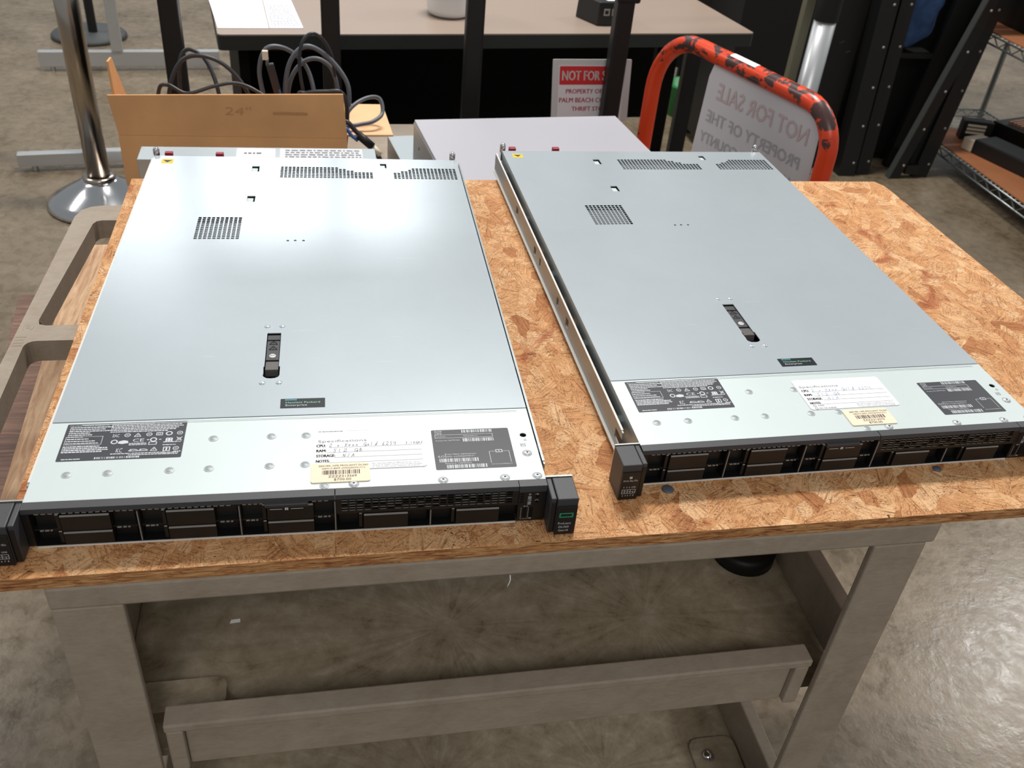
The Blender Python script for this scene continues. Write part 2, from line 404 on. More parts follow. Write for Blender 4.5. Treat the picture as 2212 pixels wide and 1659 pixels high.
_tc = {}
def text_geo(s, shear=0.0, offset=0.0):
    key = (s, shear, offset)
    if key in _tc: return _tc[key]
    cu = bpy.data.curves.new('t', 'FONT'); cu.body = s; cu.size = 1.0; cu.shear = shear; cu.offset = offset; cu.resolution_u = 2; cu.fill_mode = 'FRONT'
    ob = bpy.data.objects.new('t', cu); COL.objects.link(ob)
    dg = bpy.context.evaluated_depsgraph_get()
    me = bpy.data.meshes.new_from_object(ob.evaluated_get(dg))
    vs = [v.co.copy() for v in me.vertices]; fs = [tuple(p.vertices) for p in me.polygons]
    bpy.data.objects.remove(ob); bpy.data.curves.remove(cu); bpy.data.meshes.remove(me)
    _tc[key] = (vs, fs); return _tc[key]
FLAT = lambda x, y, z: (x, y, z)
def text(mb, s, x, y, w, h, z, fr=FLAT, mi=0, shear=0.0, offset=0.0, mirror=False):
    """lettering with left end x, baseline y, total width w and capital height h"""
    vs, fs = text_geo(s, shear, offset)
    xs = [v.x for v in vs]; x0, x1 = min(xs), max(xs); sx = w / (x1 - x0); sy = h / 0.70
    out = []
    for v in vs:
        px = (v.x - x0) * sx
        if mirror: px = w - px
        out.append(fr(x + px, y + v.y * sy, z))
    mb.add(out, [f[::-1] for f in fs] if mirror else fs, mi)
def bars(mb, x0, y0, x1, y1, z, n, seed, fr=FLAT, mi=0):
    rnd = random.Random(seed); ws = [rnd.choice((1, 1, 2, 3)) for _ in range(2 * n - 1)]; t = sum(ws); x = x0
    for i, q in enumerate(ws):
        dx = (x1 - x0) * q / t
        if i % 2 == 0: mb.add([fr(x, y0, z), fr(x + dx, y0, z), fr(x + dx, y1, z), fr(x, y1, z)], [(0, 1, 2, 3)], mi)
        x += dx
def dashes(mb, x0, y, x1, h, z, seed, fr=FLAT, mi=0, wmin=0.0008, wmax=0.0034, gap=0.0004):
    """one line of print too small to read"""
    rnd = random.Random(seed); x = x0
    while x < x1 - wmin:
        dx = min(rnd.uniform(wmin, wmax), x1 - x)
        mb.add([fr(x, y, z), fr(x + dx, y, z), fr(x + dx, y + h * rnd.uniform(0.75, 1.0), z), fr(x, y + h, z)], [(0, 1, 2, 3)], mi)
        x += dx + gap
def ring(mb, cx, cy, rx, ry, t, z, n=18, fr=FLAT, mi=0, a0=0, a1=360):
    vs = []; k = n + 1
    for i in range(k):
        a = math.radians(a0 + (a1 - a0) * i / n)
        vs.append(fr(cx + rx * math.cos(a), cy + ry * math.sin(a), z)); vs.append(fr(cx + (rx - t) * math.cos(a), cy + (ry - t) * math.sin(a), z))
    mb.add(vs, [(2 * i, 2 * i + 2, 2 * i + 3, 2 * i + 1) for i in range(n)], mi)
def rectline(mb, x0, y0, x1, y1, t, z, fr=FLAT, mi=0):
    for a in ((x0, y0, x1, y0 + t), (x0, y1 - t, x1, y1), (x0, y0 + t, x0 + t, y1 - t), (x1 - t, y0 + t, x1, y1 - t)):
        mb.add([fr(a[0], a[1], z), fr(a[2], a[1], z), fr(a[2], a[3], z), fr(a[0], a[3], z)], [(0, 1, 2, 3)], mi)
def patch(mb, x0, y0, x1, y1, z, fr=FLAT, mi=0):
    mb.add([fr(x0, y0, z), fr(x1, y0, z), fr(x1, y1, z), fr(x0, y1, z)], [(0, 1, 2, 3)], mi)
def line(mb, a, b, t, z, fr=FLAT, mi=0):
    d = Vector((b[0] - a[0], b[1] - a[1])); n = Vector((-d.y, d.x)).normalized() * t / 2
    mb.add([fr(a[0] - n.x, a[1] - n.y, z), fr(b[0] - n.x, b[1] - n.y, z), fr(b[0] + n.x, b[1] + n.y, z), fr(a[0] + n.x, a[1] + n.y, z)], [(0, 1, 2, 3)], mi)
def tri(mb, cx, cy, w, h, t, z, fr=FLAT, mi=0):
    p = [(cx - w / 2, cy), (cx + w / 2, cy), (cx, cy + h)]
    for i in range(3): line(mb, p[i], p[(i + 1) % 3], t, z, fr, mi)

# handwriting: each glyph is a list of strokes in a 1 x 1 cell
HW = {'2': [[(.05, .75), (.25, .98), (.55, .95), (.6, .7), (.3, .3), (.0, .05), (.25, .1), (.75, .03)]], 'x': [[(.1, .55), (.55, .05)], [(.55, .55), (.1, .05)]],
 'X': [[(.1, .95), (.6, .0)], [(.75, 1.0), (.05, .0)]], 'e': [[(.1, .3), (.5, .35), (.45, .6), (.15, .5), (.1, .15), (.5, .08)]],
 'o': [[(.3, .55), (.08, .3), (.25, .05), (.5, .25), (.3, .55)]], 'n': [[(.05, .5), (.1, .05), (.15, .4), (.4, .5), (.45, .08)]],
 'G': [[(.8, .85), (.5, 1.0), (.1, .6), (.15, .1), (.55, .0), (.8, .4), (.45, .4), (.8, .4), (.75, -.1)]], 'l': [[(.15, 1.1), (.1, .05)]],
 'd': [[(.5, .5), (.15, .45), (.15, .05), (.5, .15), (.6, 1.1), (.5, .02)]], '6': [[(.6, 1.0), (.2, .6), (.1, .15), (.4, .0), (.55, .3), (.15, .35)]],
 '5': [[(.7, .98), (.2, .95), (.15, .6), (.5, .55), (.5, .1), (.1, .0)]], '4': [[(.1, 1.0), (.05, .5), (.55, .5)], [(.6, 1.05), (.5, -.1)]],
 '3': [[(.1, .9), (.5, .95), (.25, .55), (.55, .3), (.1, .02)]], '.': [[(.2, .10), (.42, .0)], [(.2, .0), (.42, .1)]], '1': [[(.25, 1.0), (.2, .0)]],
 '0': [[(.4, .98), (.1, .5), (.25, .0), (.6, .4), (.4, .98)]], 'H': [[(.1, 1), (.1, 0)], [(.55, 1), (.5, 0)], [(.1, .5), (.5, .5)]],
 'z': [[(.1, .95), (.6, .95), (.1, .0), (.65, .02)]], 'b': [[(.2, 1.1), (.1, .05), (.5, .15), (.45, .5), (.12, .35)], [(.0, .75), (.5, .8)]],
 'N': [[(.05, .0), (.2, .95), (.5, .0), (.7, 1.05)]], '/': [[(.1, -.05), (.5, 1.05)]], 'A': [[(.0, .0), (.4, 1.0), (.6, .0)], [(.12, .38), (.6, .4)]], ' ': []}
def handwrite(mb, s, x, y, w, h, z, t, mi=0):
    adv = w / len(s)
    for i, ch in enumerate(s):
        for st in HW.get(ch, []):
            pts = [(x + adv * (i + 0.95 * p[0]) + 0.12 * h * p[1], y + h * p[1]) for p in st]
            for a, b in zip(pts, pts[1:]): line(mb, a, b, t, z, FLAT, mi)

# ------------------------------------------------------------------ setting
fl = MB()
N = 24
fl.quad((-9, -4, 0), (12, -4, 0), (12, 14, 0), (-9, 14, 0))
floor = fl.build('floor', M_CONC); floor['kind'] = 'structure'

# ------------------------------------------------------------------ utility cart under the board
CY = -0.0438; YAW = 0.0170
cart = thing('utility_cart', 'tan-grey plastic utility cart carrying the strand board and both servers', 'cart', (0, CY, 0), YAW)
m = MB(); m.box(0.0138, 0, 0.837, 0.834, 0.735, 0.8635); m.build('top_shelf', M_FOAM, cart, 0.003)
m = MB()
outer = [(0.0138, 0.03), (-0.085, 0.03), (-0.1005, 0.036), (-0.1045, 0.05), (-0.0900, 0.69), (-0.085, 0.710), (-0.074, 0.721), (-0.058, 0.725), (0.0138, 0.728)]
h1 = [(0.003, 0.408), (0.003, 0.678), (-0.052, 0.678), (-0.059, 0.675), (-0.0625, 0.667), (-0.0785, 0.420), (-0.076, 0.411), (-0.068, 0.408)]; h2 = rrect(-0.0830, 0.075, 0.003, 0.376, 0.012)
m.prism(outer, 0.834, 0.861, 0, [h1, h2]); m.build('push_handle', M_FOAM, cart, 0.010, 3)
m = MB()   # moulded lettering block on the handle
text(m, '(8)', -0.0925, 0.402, 0.012, 0.010, 0.8612); 
for i in range(4): dashes(m, -0.0950, 0.366 + i * 0.006, -0.0845, 0.0035, 0.8612, 50 + i)
m.build('moulded_mark', M_FOAM, cart)
def Lpost(x0, x1, sx, y0, sy):
    m = MB(); t = 0.009
    d = 0.052 * sy
    m.box(x0, min(y0, y0 + t * sy), 0.10, x1, max(y0, y0 + t * sy), 0.8375)
    xa = x0 if sx > 0 else x1 - t
    m.box(xa, min(y0 + t * sy, y0 + d), 0.10, xa + t, max(y0 + t * sy, y0 + d), 0.8375)
    return m
for (a, b, sx, y0, sy) in ((0.0148, 0.072, 1, 0.0005, 1), (0.769, 0.826, -1, 0.0005, 1), (0.0148, 0.072, 1, 0.7345, -1), (0.769, 0.826, -1, 0.7345, -1)):
    Lpost(a, b, sx, y0, sy).build('leg', M_FOAM, cart, 0.002)
def tray(z_floor, z_rim, name, front=True):
    m = MB()
    m.box(0.018, 0.033, z_floor - 0.012, 0.830, 0.702, z_floor, 1)
    m.box(-0.002, 0.06, z_floor - 0.02, 0.018, 0.675, z_rim)
    m.box(0.829, 0.06, z_floor - 0.02, 0.848, 0.675, z_rim)
    m.box(0.079, 0.702, z_floor - 0.02, 0.762, 0.726, z_rim)
    # front bar: top lip, end stiles and a recessed face
    m.box(0.0775, 0.0085, z_rim - 0.011, 0.7625, 0.033, z_rim)
    m.box(0.0785, 0.0095, z_floor - 0.003, 0.095, 0.033, z_rim - 0.0112)
    m.box(0.745, 0.0095, z_floor - 0.003, 0.7615, 0.033, z_rim - 0.0112)
    m.box(0.0952, 0.0165, z_floor - 0.003, 0.7448, 0.033, z_rim - 0.0112)
    return m.build(name, [M_FOAM, M_FOAMS], cart, 0.002)
tray(0.578, 0.651, 'middle_shelf'); tray(0.235, 0.31, 'bottom_shelf')
m = MB(); m.prism(rrect(0.021, 0.066, 0.127, 0.105, 0.012), 0.5785, 0.595); m.build('corner_boss', M_FOAMS, cart, 0.003)
m = MB(); m.prism(rrect(0.755, 0.07, 0.826, 0.18, 0.015), 0.2355, 0.243); m.build('caster_boss', M_FOAMS, cart, 0.003)
m = MB(); m.lathe([(0.0095, 0), (0.0095, 0.002), (0.0075, 0.0055), (0.004, 0.0075), (0, 0.008)], (0.778, 0.150, 0.2432), 16); m.build('bolt', M_CHROME, cart)
for x, y in ((0.06, 0.05), (0.78, 0.05), (0.06, 0.68), (0.78, 0.68)):
    c = MB(); c.box(x - 0.04, y - 0.03, 0.098, x + 0.04, y + 0.03, 0.104); c.box(x - 0.027, y - 0.02, 0.05, x - 0.022, y + 0.02, 0.099); c.box(x + 0.022, y - 0.02, 0.05, x + 0.027, y + 0.02, 0.099)
    co = c.build('caster', M_SILVER, cart)
    wl = MB(); wl.cyl((x - 0.019, y, 0.05), 0.05, 0.038, 20, 0, 'x'); wl.build('wheel', M_BPOWDER, co)

# planks sticking out under the handle
m = MB(); m.prism([(-0.165, 0.21), (0.30, 0.21), (0.30, 0.58), (-0.005, 0.60), (-0.03, 0.763), (-0.243, 0.763)], 0.652, 0.668)
o = m.build('wooden_plank', M_WALNUT, None, 0.001); tag(o, 'dark brown wooden plank jutting out left beneath the cart handle', 'plank')
m = MB(); m.prism([(-0.134, 0.22), (0.20, 0.22), (0.20, 0.50), (-0.010, 0.55), (-0.020, 0.905), (-0.180, 0.895)], 0.6685, 0.686)
o = m.build('wooden_plank', M_PINE, None, 0.001); tag(o, 'pale knotty wooden plank seen through the upper handle opening', 'plank')
# round black base on the middle shelf
m = MB(); m.lathe([(0, 0), (0.042, 0), (0.042, 0.018), (0.036, 0.022), (0.02, 0.024), (0, 0.024)], (0.782, 0.208, 0.5785), 32)
o = m.build('round_base', M_BPOWDER); tag(o, 'round black disc lying at the back of the middle cart shelf', 'disc')
# scraps on the shelf
for i, (x, y, dx, dy, rz) in enumerate(((0.125, 0.152, 0.006, 0.003, 0.2),)):
    m = MB(); m.prism([(x - dx, y - dy), (x + dx, y - dy * .6), (x + dx * .9, y + dy), (x - dx * .8, y + dy * .7)], 0.5785, 0.5793)
    o = m.build('paper_scrap', M_PAPER); tag(o, 'tiny white paper scrap on the left of the middle cart shelf', 'scrap')
m = MB(); m.tube([(0.403, -0.0372, 0.838), (0.4035, -0.0380, 0.832), (0.4025, -0.0382, 0.828), (0.4015, -0.0382, 0.824)], 0.0005, 6)
o = m.build('loose_thread', M_PAPER); tag(o, 'short white thread dangling from the lower edge of the cart top', 'thread')

# ------------------------------------------------------------------ strand board
m = MB()
pts = [(-0.0245, -0.0440), (1.199, -0.0235), (1.1840, 0.367), (1.1713, 0.722), (1.1695, 0.742), (1.160, 0.7604), (-0.0395, 0.7375)]
m.prism(pts, 0.8642, 0.8770, 0, (), 1)
board = m.build('strand_board', [M_OSB, M_OSBE], None, 0.0012, 1)
tag(board, 'orange-tan oriented strand board sheet lying on the utility cart', 'board')
BT = 0.8770   # top of the board
# scattered marks on the board: nail heads
for i, (x, y, r, lab) in enumerate(((0.5640, 0.0235, 0.0060, 'dark round screw head in the board beside the right server left ear'), (0.858, 0.0340, 0.0045, 'small dark fastener head in the board in front of the right server grille'))):
    m = MB(); m.lathe([(r, 0), (r, 0.0008), (r * 0.8, 0.0016), (0, 0.0014)], (x, y, BT + 0.0002), 14); m.box(x - r * .7, y - r * .12, BT + 0.0014, x + r * .7, y + r * .12, BT + 0.0019)
    o = m.build('screw_head', M_CABLEG); tag(o, lab, 'screw')

# ------------------------------------------------------------------ rack servers
W_, D_, H_ = 0.4346, 0.7207, 0.0430
SEAM = 0.1045
def grid_plate(mb, x0, y0, x1, y1, holes, z, mi=0, fr=FLAT):
    xs = sorted({x0, x1} | {round(h[i], 6) for h in holes for i in (0, 2)}); ys = sorted({y0, y1} | {round(h[i], 6) for h in holes for i in (1, 3)})
    hs = [tuple(round(v, 6) for v in h) for h in holes]
    for i in range(len(xs) - 1):
        cx = (xs[i] + xs[i + 1]) / 2; run = None
        for j in range(len(ys) - 1):
            cy = (ys[j] + ys[j + 1]) / 2
            inside = any(h[0] < cx < h[2] and h[1] < cy < h[3] for h in hs)
            if not inside and run is None: run = ys[j]
            if inside and run is not None:
                patch(mb, xs[i], run, xs[i + 1], ys[j], z, fr, mi); run = None
        if run is not None: patch(mb, xs[i], run, xs[i + 1], ys[-1], z, fr, mi)
def vent_holes(x0, y0, cols, pitch, heights, rp=0.0056):
    hs = []
    for c in range(cols):
        n = heights[c]
        for r in range(n):
            hs.append((x0 + c * pitch, y0 + r * rp, x0 + c * pitch + pitch * 0.70, y0 + r * rp + rp * 0.80))
    return hs
server = thing('rack_server', 'x', 'server', (0, 0, BT), 0.0)
ZT = H_
# chassis tray: floor, walls, inner plates in a grey darkened to paint vent shade
m = MB()
m.box(0.0005, 0.001, 0.0002, W_ - 0.0005, D_, 0.0012)
m.box(0.0, 0.0, 0.0002, 0.0012, D_, ZT - 0.0012); m.box(W_ - 0.0012, 0.0, 0.0002, W_, D_, ZT - 0.0012); m.box(0.0, D_ - 0.0012, 0.0002, W_, D_, ZT - 0.001)
m.box(0.002, 0.002, 0.032, W_ - 0.002, 0.160, 0.034, 1); m.box(0.002, 0.260, 0.032, W_ - 0.002, D_ - 0.002, 0.036, 1)
m.build('chassis', [M_SIDE, mat('shaded_inner_steel', (92, 98, 100), 0.6, 0.2)], server)
m = MB(); m.box(0.006, -0.0102, 0.0004, W_ - 0.026, 0.001, 0.0016)
m.build('bottom_lip', M_EDGEW, server)  # near-white colour stands in for the metal edge reflecting light
# front top panel with screw recess hole
m = MB()
hole = [(0.4245 + 0.0032 * math.cos(a * math.pi / 8), 0.0627 + 0.0032 * math.sin(a * math.pi / 8)) for a in range(16)]
m.prism([(0, 0.0), (W_, 0.0), (W_, SEAM - 0.001), (0.0, SEAM - 0.001)], ZT - 0.0014, ZT - 0.0004, 0, [hole])
fp = m.build('front_top_panel', M_PANEL, server)
m = MB()
for ring_y in (SEAM - 0.0055, SEAM - 0.0035): m.box(0.026, ring_y, ZT - 0.0005, W_ - 0.01, ring_y + 0.0008, ZT - 0.0001)
m.build('seam_bead', M_PANEL, server)
# sliding cover with vents
m = MB()
zc = ZT
sq = vent_holes(0.0819, 0.4624, 10, 0.00553, [11] * 10)
rvL = vent_holes(0.1778, 0.6495, 24, 0.00545, [7] * 15 + [6, 6, 5, 5] + [4] * 5 + [0] * 0)
rvR = vent_holes(0.3372, 0.6495, 17, 0.00546, [4, 4, 5, 5, 6] + [7] * 12)
slot = [(0.1805, 0.1730), (0.1800, 0.1700), (0.1812, 0.1672), (0.1840, 0.1652), (0.1880, 0.1646), (0.1920, 0.1652), (0.1950, 0.1672), (0.1962, 0.1700), (0.1962, 0.1850), (0.1950, 0.1860), (0.1950, 0.2474), (0.1808, 0.2474), (0.1808, 0.1860), (0.1800, 0.1850)]
P_sq = (0.080, 0.460, 0.139, 0.5262); P_L = (0.176, 0.648, 0.3105, 0.691); P_R = (0.336, 0.648, 0.4315, 0.691)
tabs = [(0.1378, 0.6690, 0.1482, 0.6880), (0.1378, 0.5695, 0.1482, 0.5880), (0.3188, 0.6870, 0.3280, 0.7030)]
dots = [(0.1932, 0.4566, 0.1964, 0.4602), (0.2022, 0.4570, 0.2052, 0.4606), (0.2124, 0.4568, 0.2154, 0.4604)]
loopsH = [rect(*P_sq), rect(*P_L), rect(*P_R), slot] + [rect(*t) for t in tabs] + [[((d[0] + d[2]) / 2 + 0.0018 * math.cos(k * math.pi / 4), (d[1] + d[3]) / 2 + 0.0019 * math.sin(k * math.pi / 4)) for k in range(8)] for d in dots]
m.prism([(0, SEAM), (W_, SEAM), (W_, D_), (0, D_)], ZT - 0.0012, ZT, 0, loopsH)
for P, hs in ((P_sq, sq), (P_L, rvL), (P_R, rvR)): grid_plate(m, P[0], P[1], P[2], P[3], hs, ZT, 0)
m.build('top_cover', M_COVER, server)
for t in tabs:
    m = MB(); x0, y0, x1, y1 = t; wd = x1 - x0
    xa, xb, yb = x0 + 0.0001, x0 + wd * .76, y1 - (y1 - y0) * .24
    m.hexa([(xa, y0, ZT - 0.0024), (xb, y0, ZT - 0.0024), (xb, yb, ZT - 0.0036), (xa, yb, ZT - 0.0036), (xa, y0, ZT - 0.0008), (xb, y0, ZT - 0.0008), (xb, yb, ZT - 0.0014), (xa, yb, ZT - 0.0014)])
    m.build('bent_tab', M_PANEL, server)
# latch in the slot
m = MB()
m.box(0.1800, 0.1640, ZT - 0.0110, 0.1965, 0.2478, ZT - 0.0085, 1)
m.box(0.1816, 0.1985, ZT - 0.0084, 0.1942, 0.2445, ZT - 0.0012, 0)
m.box(0.1812, 0.2340, ZT - 0.0012, 0.1946, 0.2352, ZT - 0.0006, 1)
la = m.build('cover_latch', [M_BLACKTOP, M_DARK], server)
m = MB(); m.hexa([(0.1816, 0.1790, ZT - 0.0084), (0.1946, 0.1790, ZT - 0.0084), (0.1946, 0.1960, ZT - 0.0084), (0.1816, 0.1960, ZT - 0.0084), (0.1816, 0.1800, ZT - 0.0002), (0.1946, 0.1800, ZT - 0.0002), (0.1946, 0.1958, ZT - 0.0012), (0.1816, 0.1958, ZT - 0.0012)])
m.build('latch_tab', mat('brown_grey_latch_plastic', (92, 88, 86), 0.45), la, 0.0006)
m = MB()
tri(m, 0.1879, 0.2268, 0.0082, 0.0066, 0.0007, ZT - 0.0009); patch(m, 0.1876, 0.2282, 0.1882, 0.2308, ZT - 0.0009)
tri(m, 0.1879, 0.2170, 0.0082, 0.0066, 0.0007, ZT - 0.0009); patch(m, 0.1876, 0.2184, 0.1882, 0.2210, ZT - 0.0009)
m.build('warning_symbols', M_DARK, la)
m = MB(); m.lathe([(0.0034, 0), (0.0034, 0.0006), (0.0030, 0.0010), (0, 0.0010)], (0.1879, 0.2052, ZT - 0.0012), 18); m.box(0.1855, 0.2048, ZT - 0.0003, 0.1903, 0.2056, ZT - 0.0001, 1)
m.build('lock_screw', [M_WHITEP, M_DARK], la)
# embossed bumps, rivets, screws
bump = MB(); bump.lathe([(0.0033, 0), (0.0031, 0.0004), (0.0022, 0.0010), (0.001, 0.0013), (0, 0.0013)], (0, 0, 0), 16)
b0 = None
for x, y in ((0.1802, 0.2600), (0.1958, 0.2600), (0.1803, 0.1571), (0.1963, 0.1570)):
    if b0 is None: b0 = bump.build('embossed_bump', M_COVER, server); o = b0
    else: o = b0.copy(); COL.objects.link(o)
    o.location = (x, y, ZT)
riv = MB(); riv.lathe([(0.0044, 0), (0.0042, 0.0004), (0.0033, 0.0005)], (0, 0, 0), 18, 1); riv.lathe([(0.0033, 0.0004), (0.0030, 0.0006), (0, 0.0007)], (0, 0, 0), 18, 0)
r0 = None
M_RIV = mat('grey_rivet_metal', (158, 162, 166), 0.5, 0.35)
for x, y in ((0.0269, 0.0320), (0.0596, 0.0323), (0.1097, 0.0326), (0.1422, 0.0327), (0.1931, 0.0328), (0.2237, 0.0328), (0.1422, 0.0739), (0.1930, 0.0740), (0.2239, 0.0736), (0.2404, 0.0041)):
    if r0 is None: r0 = riv.build('rivet', [M_RIV, M_PANEL], server); o = r0
    else: o = r0.copy(); COL.objects.link(o)
    o.location = (x, y, ZT - 0.0004)
scr = MB(); scr.lathe([(0.0046, 0.0), (0.0044, 0.0003), (0.0036, 0.0003)], (0, 0, 0), 18, 2); scr.lathe([(0.0036, 0.0003), (0.0030, 0.0012), (0.0012, 0.0013)], (0, 0, 0), 18, 0); scr.cyl((0, 0, 0.0010), 0.0012, 0.0003, 6, 1)
s0 = None
for x, y in ((0.2655, 0.0046), (0.3431, 0.0042), (0.3982, 0.0039), (0.4278, 0.0047), (0.4239, 0.0361)):
    if s0 is None: s0 = scr.build('screw', [mat('pale_screw_metal', (206, 210, 212), 0.4, 0.4), M_INK, M_RIV], server); o = s0
    else: o = s0.copy(); COL.objects.link(o)
    o.location = (x, y, ZT - 0.0004)
m = MB(); text(m, 'SID', 0.4195, 0.0455, 0.0052, 0.0052, 0, lambda x, y, z: (0.4195 + (y - 0.0455), 0.0505 - (x - 0.4195), ZT - 0.0003)); tri(m, 0.4252, 0.0545, 0.003, 0.0026, 0.0004, ZT - 0.0003)
dashes(m, 0.4262, 0.046, 0.4264, 0.006, ZT - 0.0003, 3)
m.build('engraved_mark', M_INKL, server)
m = MB(); m.prism(rrect(0.0128, 0.6935, 0.0285, 0.7085, 0.0012), ZT, ZT + 0.0002)
y0 = m.build('warning_sticker', M_YEL, server)
m = MB(); m.prism([(0.0145, 0.7045), (0.0268, 0.7045), (0.0206, 0.6965)], ZT + 0.0002, ZT + 0.0003); m.build('arrow_print', M_INK, y0)
# rear hardware
for x in (0.0022, 0.4290):
    m = MB(); m.box(x - 0.004, D_, ZT - 0.016, x + 0.004, D_ + 0.012, ZT - 0.004); m.lathe([(0.004, -0.004), (0.0045, 0.0), (0.0045, 0.006), (0.003, 0.0085), (0, 0.009)], (x, D_ + 0.008, ZT), 14)
    m.build('rear_thumbscrew', M_CHROME, server)
for x in (0.0185, 0.0890):
    m = MB(); m.box(x - 0.0055, D_, ZT - 0.014, x + 0.0055, D_ + 0.008, ZT - 0.004); m.box(x - 0.0055, D_ + 0.008, ZT - 0.012, x + 0.0055, D_ + 0.016, ZT + 0.001); m.build('power_supply_tab', M_MAROON, server, 0.001)
# slide rails on both flanks
for sx in (-1, 1):
    m = MB(); X = 0.0 if sx < 0 else W_
    def b_(xa, xb, ya, yb, za, zb, mi=0): m.box(min(X + sx * xa, X + sx * xb), ya, za, max(X + sx * xa, X + sx * xb), yb, zb, mi)
    segs = [0.036, 0.052, 0.25, 0.262, 0.30, 0.309, 0.40, 0.408, 0.43, 0.442, 0.55, 0.564, D_ + 0.016]
    b_(0.0052, 0.0066, 0.032, D_ + 0.016, 0.006, 0.013); b_(0.0052, 0.0066, 0.032, D_ + 0.016, 0.024, 0.032)
    for a, b in zip(segs[1::2], segs[2::2]): b_(0.0052, 0.0066, a, b, 0.013, 0.024)
    b_(0.0046, 0.0068, 0.036, D_ + 0.014, 0.0320, 0.0328, 1)
    b_(0.0052, 0.0098, 0.032, D_ + 0.014, 0.0050, 0.0062, 1)
    for yy in (0.06, 0.2, 0.36, 0.52, 0.68): b_(0.0, 0.0052, yy, yy + 0.01, 0.012, 0.024)
    m.build('slide_rail', [M_SIDE, M_EDGEW if sx < 0 else M_SIDE], server)

# ---- bezel and drive bays ----
YF = -0.0095
m = MB()
for x0, x1 in ((0.0, 0.2489), (0.2497, 0.4092)):
    m.hexa([(x0, YF, 0.0382), (x1, YF, 0.0382), (x1, 0.0, 0.0382), (x0, 0.0, 0.0382), (x0, YF + 0.0008, ZT - 0.0004), (x1, YF + 0.0008, ZT - 0.0004), (x1, 0.0, ZT - 0.0002), (x0, 0.0, ZT - 0.0002)], 1)
m.box(0.0, YF, 0.0025, 0.0055, 0.0, 0.038)          # left cheek
m.box(0.0055, 0.0012, 0.0022, 0.4092, 0.0018, 0.0382, 2)   # dark back
for x in (0.0874, 0.1686, 0.2480, 0.3305): m.box(x, YF + 0.0004, 0.0024, x + 0.0022, 0.0012, 0.0380 if x < 0.3 else 0.0215)
m.box(0.0055, YF + 0.0003, 0.0017, 0.4092, 0.0012, 0.0026, 2)
m.box(0.0055, YF + 0.003, 0.0168, 0.2489, 0.0012, 0.0182)  # shelf between rows
# ventilation grille
gh = []
for c in range(23):
    for r in range(5): gh.append((0.2546 + c * 0.00655, 0.0246 + r * 0.0029, 0.2546 + c * 0.00655 + 0.0051, 0.0246 + r * 0.0029 + 0.0019))
FRT = lambda x, y, z: (x, z, y)
st = len(m.v); grid_plate(m, 0.2497, 0.0222, 0.4092, 0.0392, gh, YF + 0.0002, 0, FRT)
for h in gh:   # lower sill of each slot, most coloured pale as a painted glint
    mi_ = 3 if random.random() < 0.6 else 0
    m.quad((h[0], YF + 0.0002, h[1]), (h[2], YF + 0.0002, h[1]), (h[2], YF + 0.0008, h[1] + 0.0001), (h[0], YF + 0.0008, h[1] + 0.0001), mi_)
m.box(0.2497, YF + 0.0002, 0.0212, 0.4092, 0.0012, 0.0222)
m.build('front_bezel', [M_BLACK, M_BLACKTOP, M_DARK, M_GLINTD], server)
for x in (0.0882, 0.1694, 0.2487, 0.3313):
    m = MB(); m.box(x, YF - 0.0004, 0.0030, x + 0.0006, YF + 0.0006, 0.0360 if x < 0.3 else 0.0205); m.build('bay_divider_edge', M_GLINTD, server)
def slits(items, nm):  # pale dashes: metal behind the slots and edge highlights put into the colour
    m = MB()
    for x, w_, z_ in items: m.box(x, YF + 0.0008, z_, x + w_, YF + 0.002, z_ + 0.00055)
    o = m.build(nm, M_GLINTD, server); o['kind'] = 'stuff'
slits([(0.0095 + i * 0.0052, 0.0034, 0.0364) for i in range(15)] + [(0.0920 + i * 0.0052, 0.0034, 0.0364) for i in range(14)] + [(0.1725 + i * 0.0046, 0.0030, 0.0364) for i in range(4)] + [(0.2300 + i * 0.0050, 0.0032, 0.0364) for i in range(3)], 'bezel_slits')
for bx in (0.0065, 0.0892, 0.1704):
    slits([(bx + q, (0.0028, 0.0034, 0.0016)[i], 0.0177) for i, q in enumerate((0.004, 0.0078, 0.0122))] + [(bx + q, (0.0034, 0.0026, 0.0018)[i], 0.0177) for i, q in enumerate((0.0640, 0.0688, 0.0726))], 'bay_slits')
bays = [(bx, z0, z1) for bx in (0.0065, 0.0892, 0.1704) for z0, z1 in ((0.0030, 0.0168), (0.0184, 0.0362))] + [(0.2512, 0.0030, 0.0208), (0.3322, 0.0030, 0.0208)]
for bx, z0, z1 in bays:
    m = MB(); zt = z0 + 0.0152 if z1 < 0.03 else z1 - 0.0012
    if z1 < 0.018: zt = z1 - 0.0006
    if z1 > 0.02 and z1 < 0.03: zt = z1 - 0.0014
    m.box(bx + 0.0220, YF - 0.0006, z0, bx + 0.0604, 0.001, zt)
    m.box(bx + 0.0180, YF + 0.0014, z0, bx + 0.0208, 0.001, zt + 0.0004)
    m.box(bx + 0.0008, -0.001, z0, bx + 0.0178, 0.001, zt); m.box(bx + 0.0606, -0.001, z0, bx + 0.0776, 0.001, zt)
    m.box(bx + 0.0222, YF - 0.0009, zt - 0.0008, bx + 0.0602, YF + 0.0004, zt + 0.0002, 1)  # pale top strips: bevel highlights painted onto the blank and its divider
    m.box(bx + 0.0182, YF + 0.0012, zt - 0.0004, bx + 0.0206, YF + 0.0018, zt + 0.0005, 1)
    for q in (0.063, 0.068): m.box(bx + q, -0.0013, zt - 0.004, bx + q + 0.003, -0.001, zt - 0.0036, 1)
    m.build('drive_blank', [M_BLACK, M_GLINTD], server)
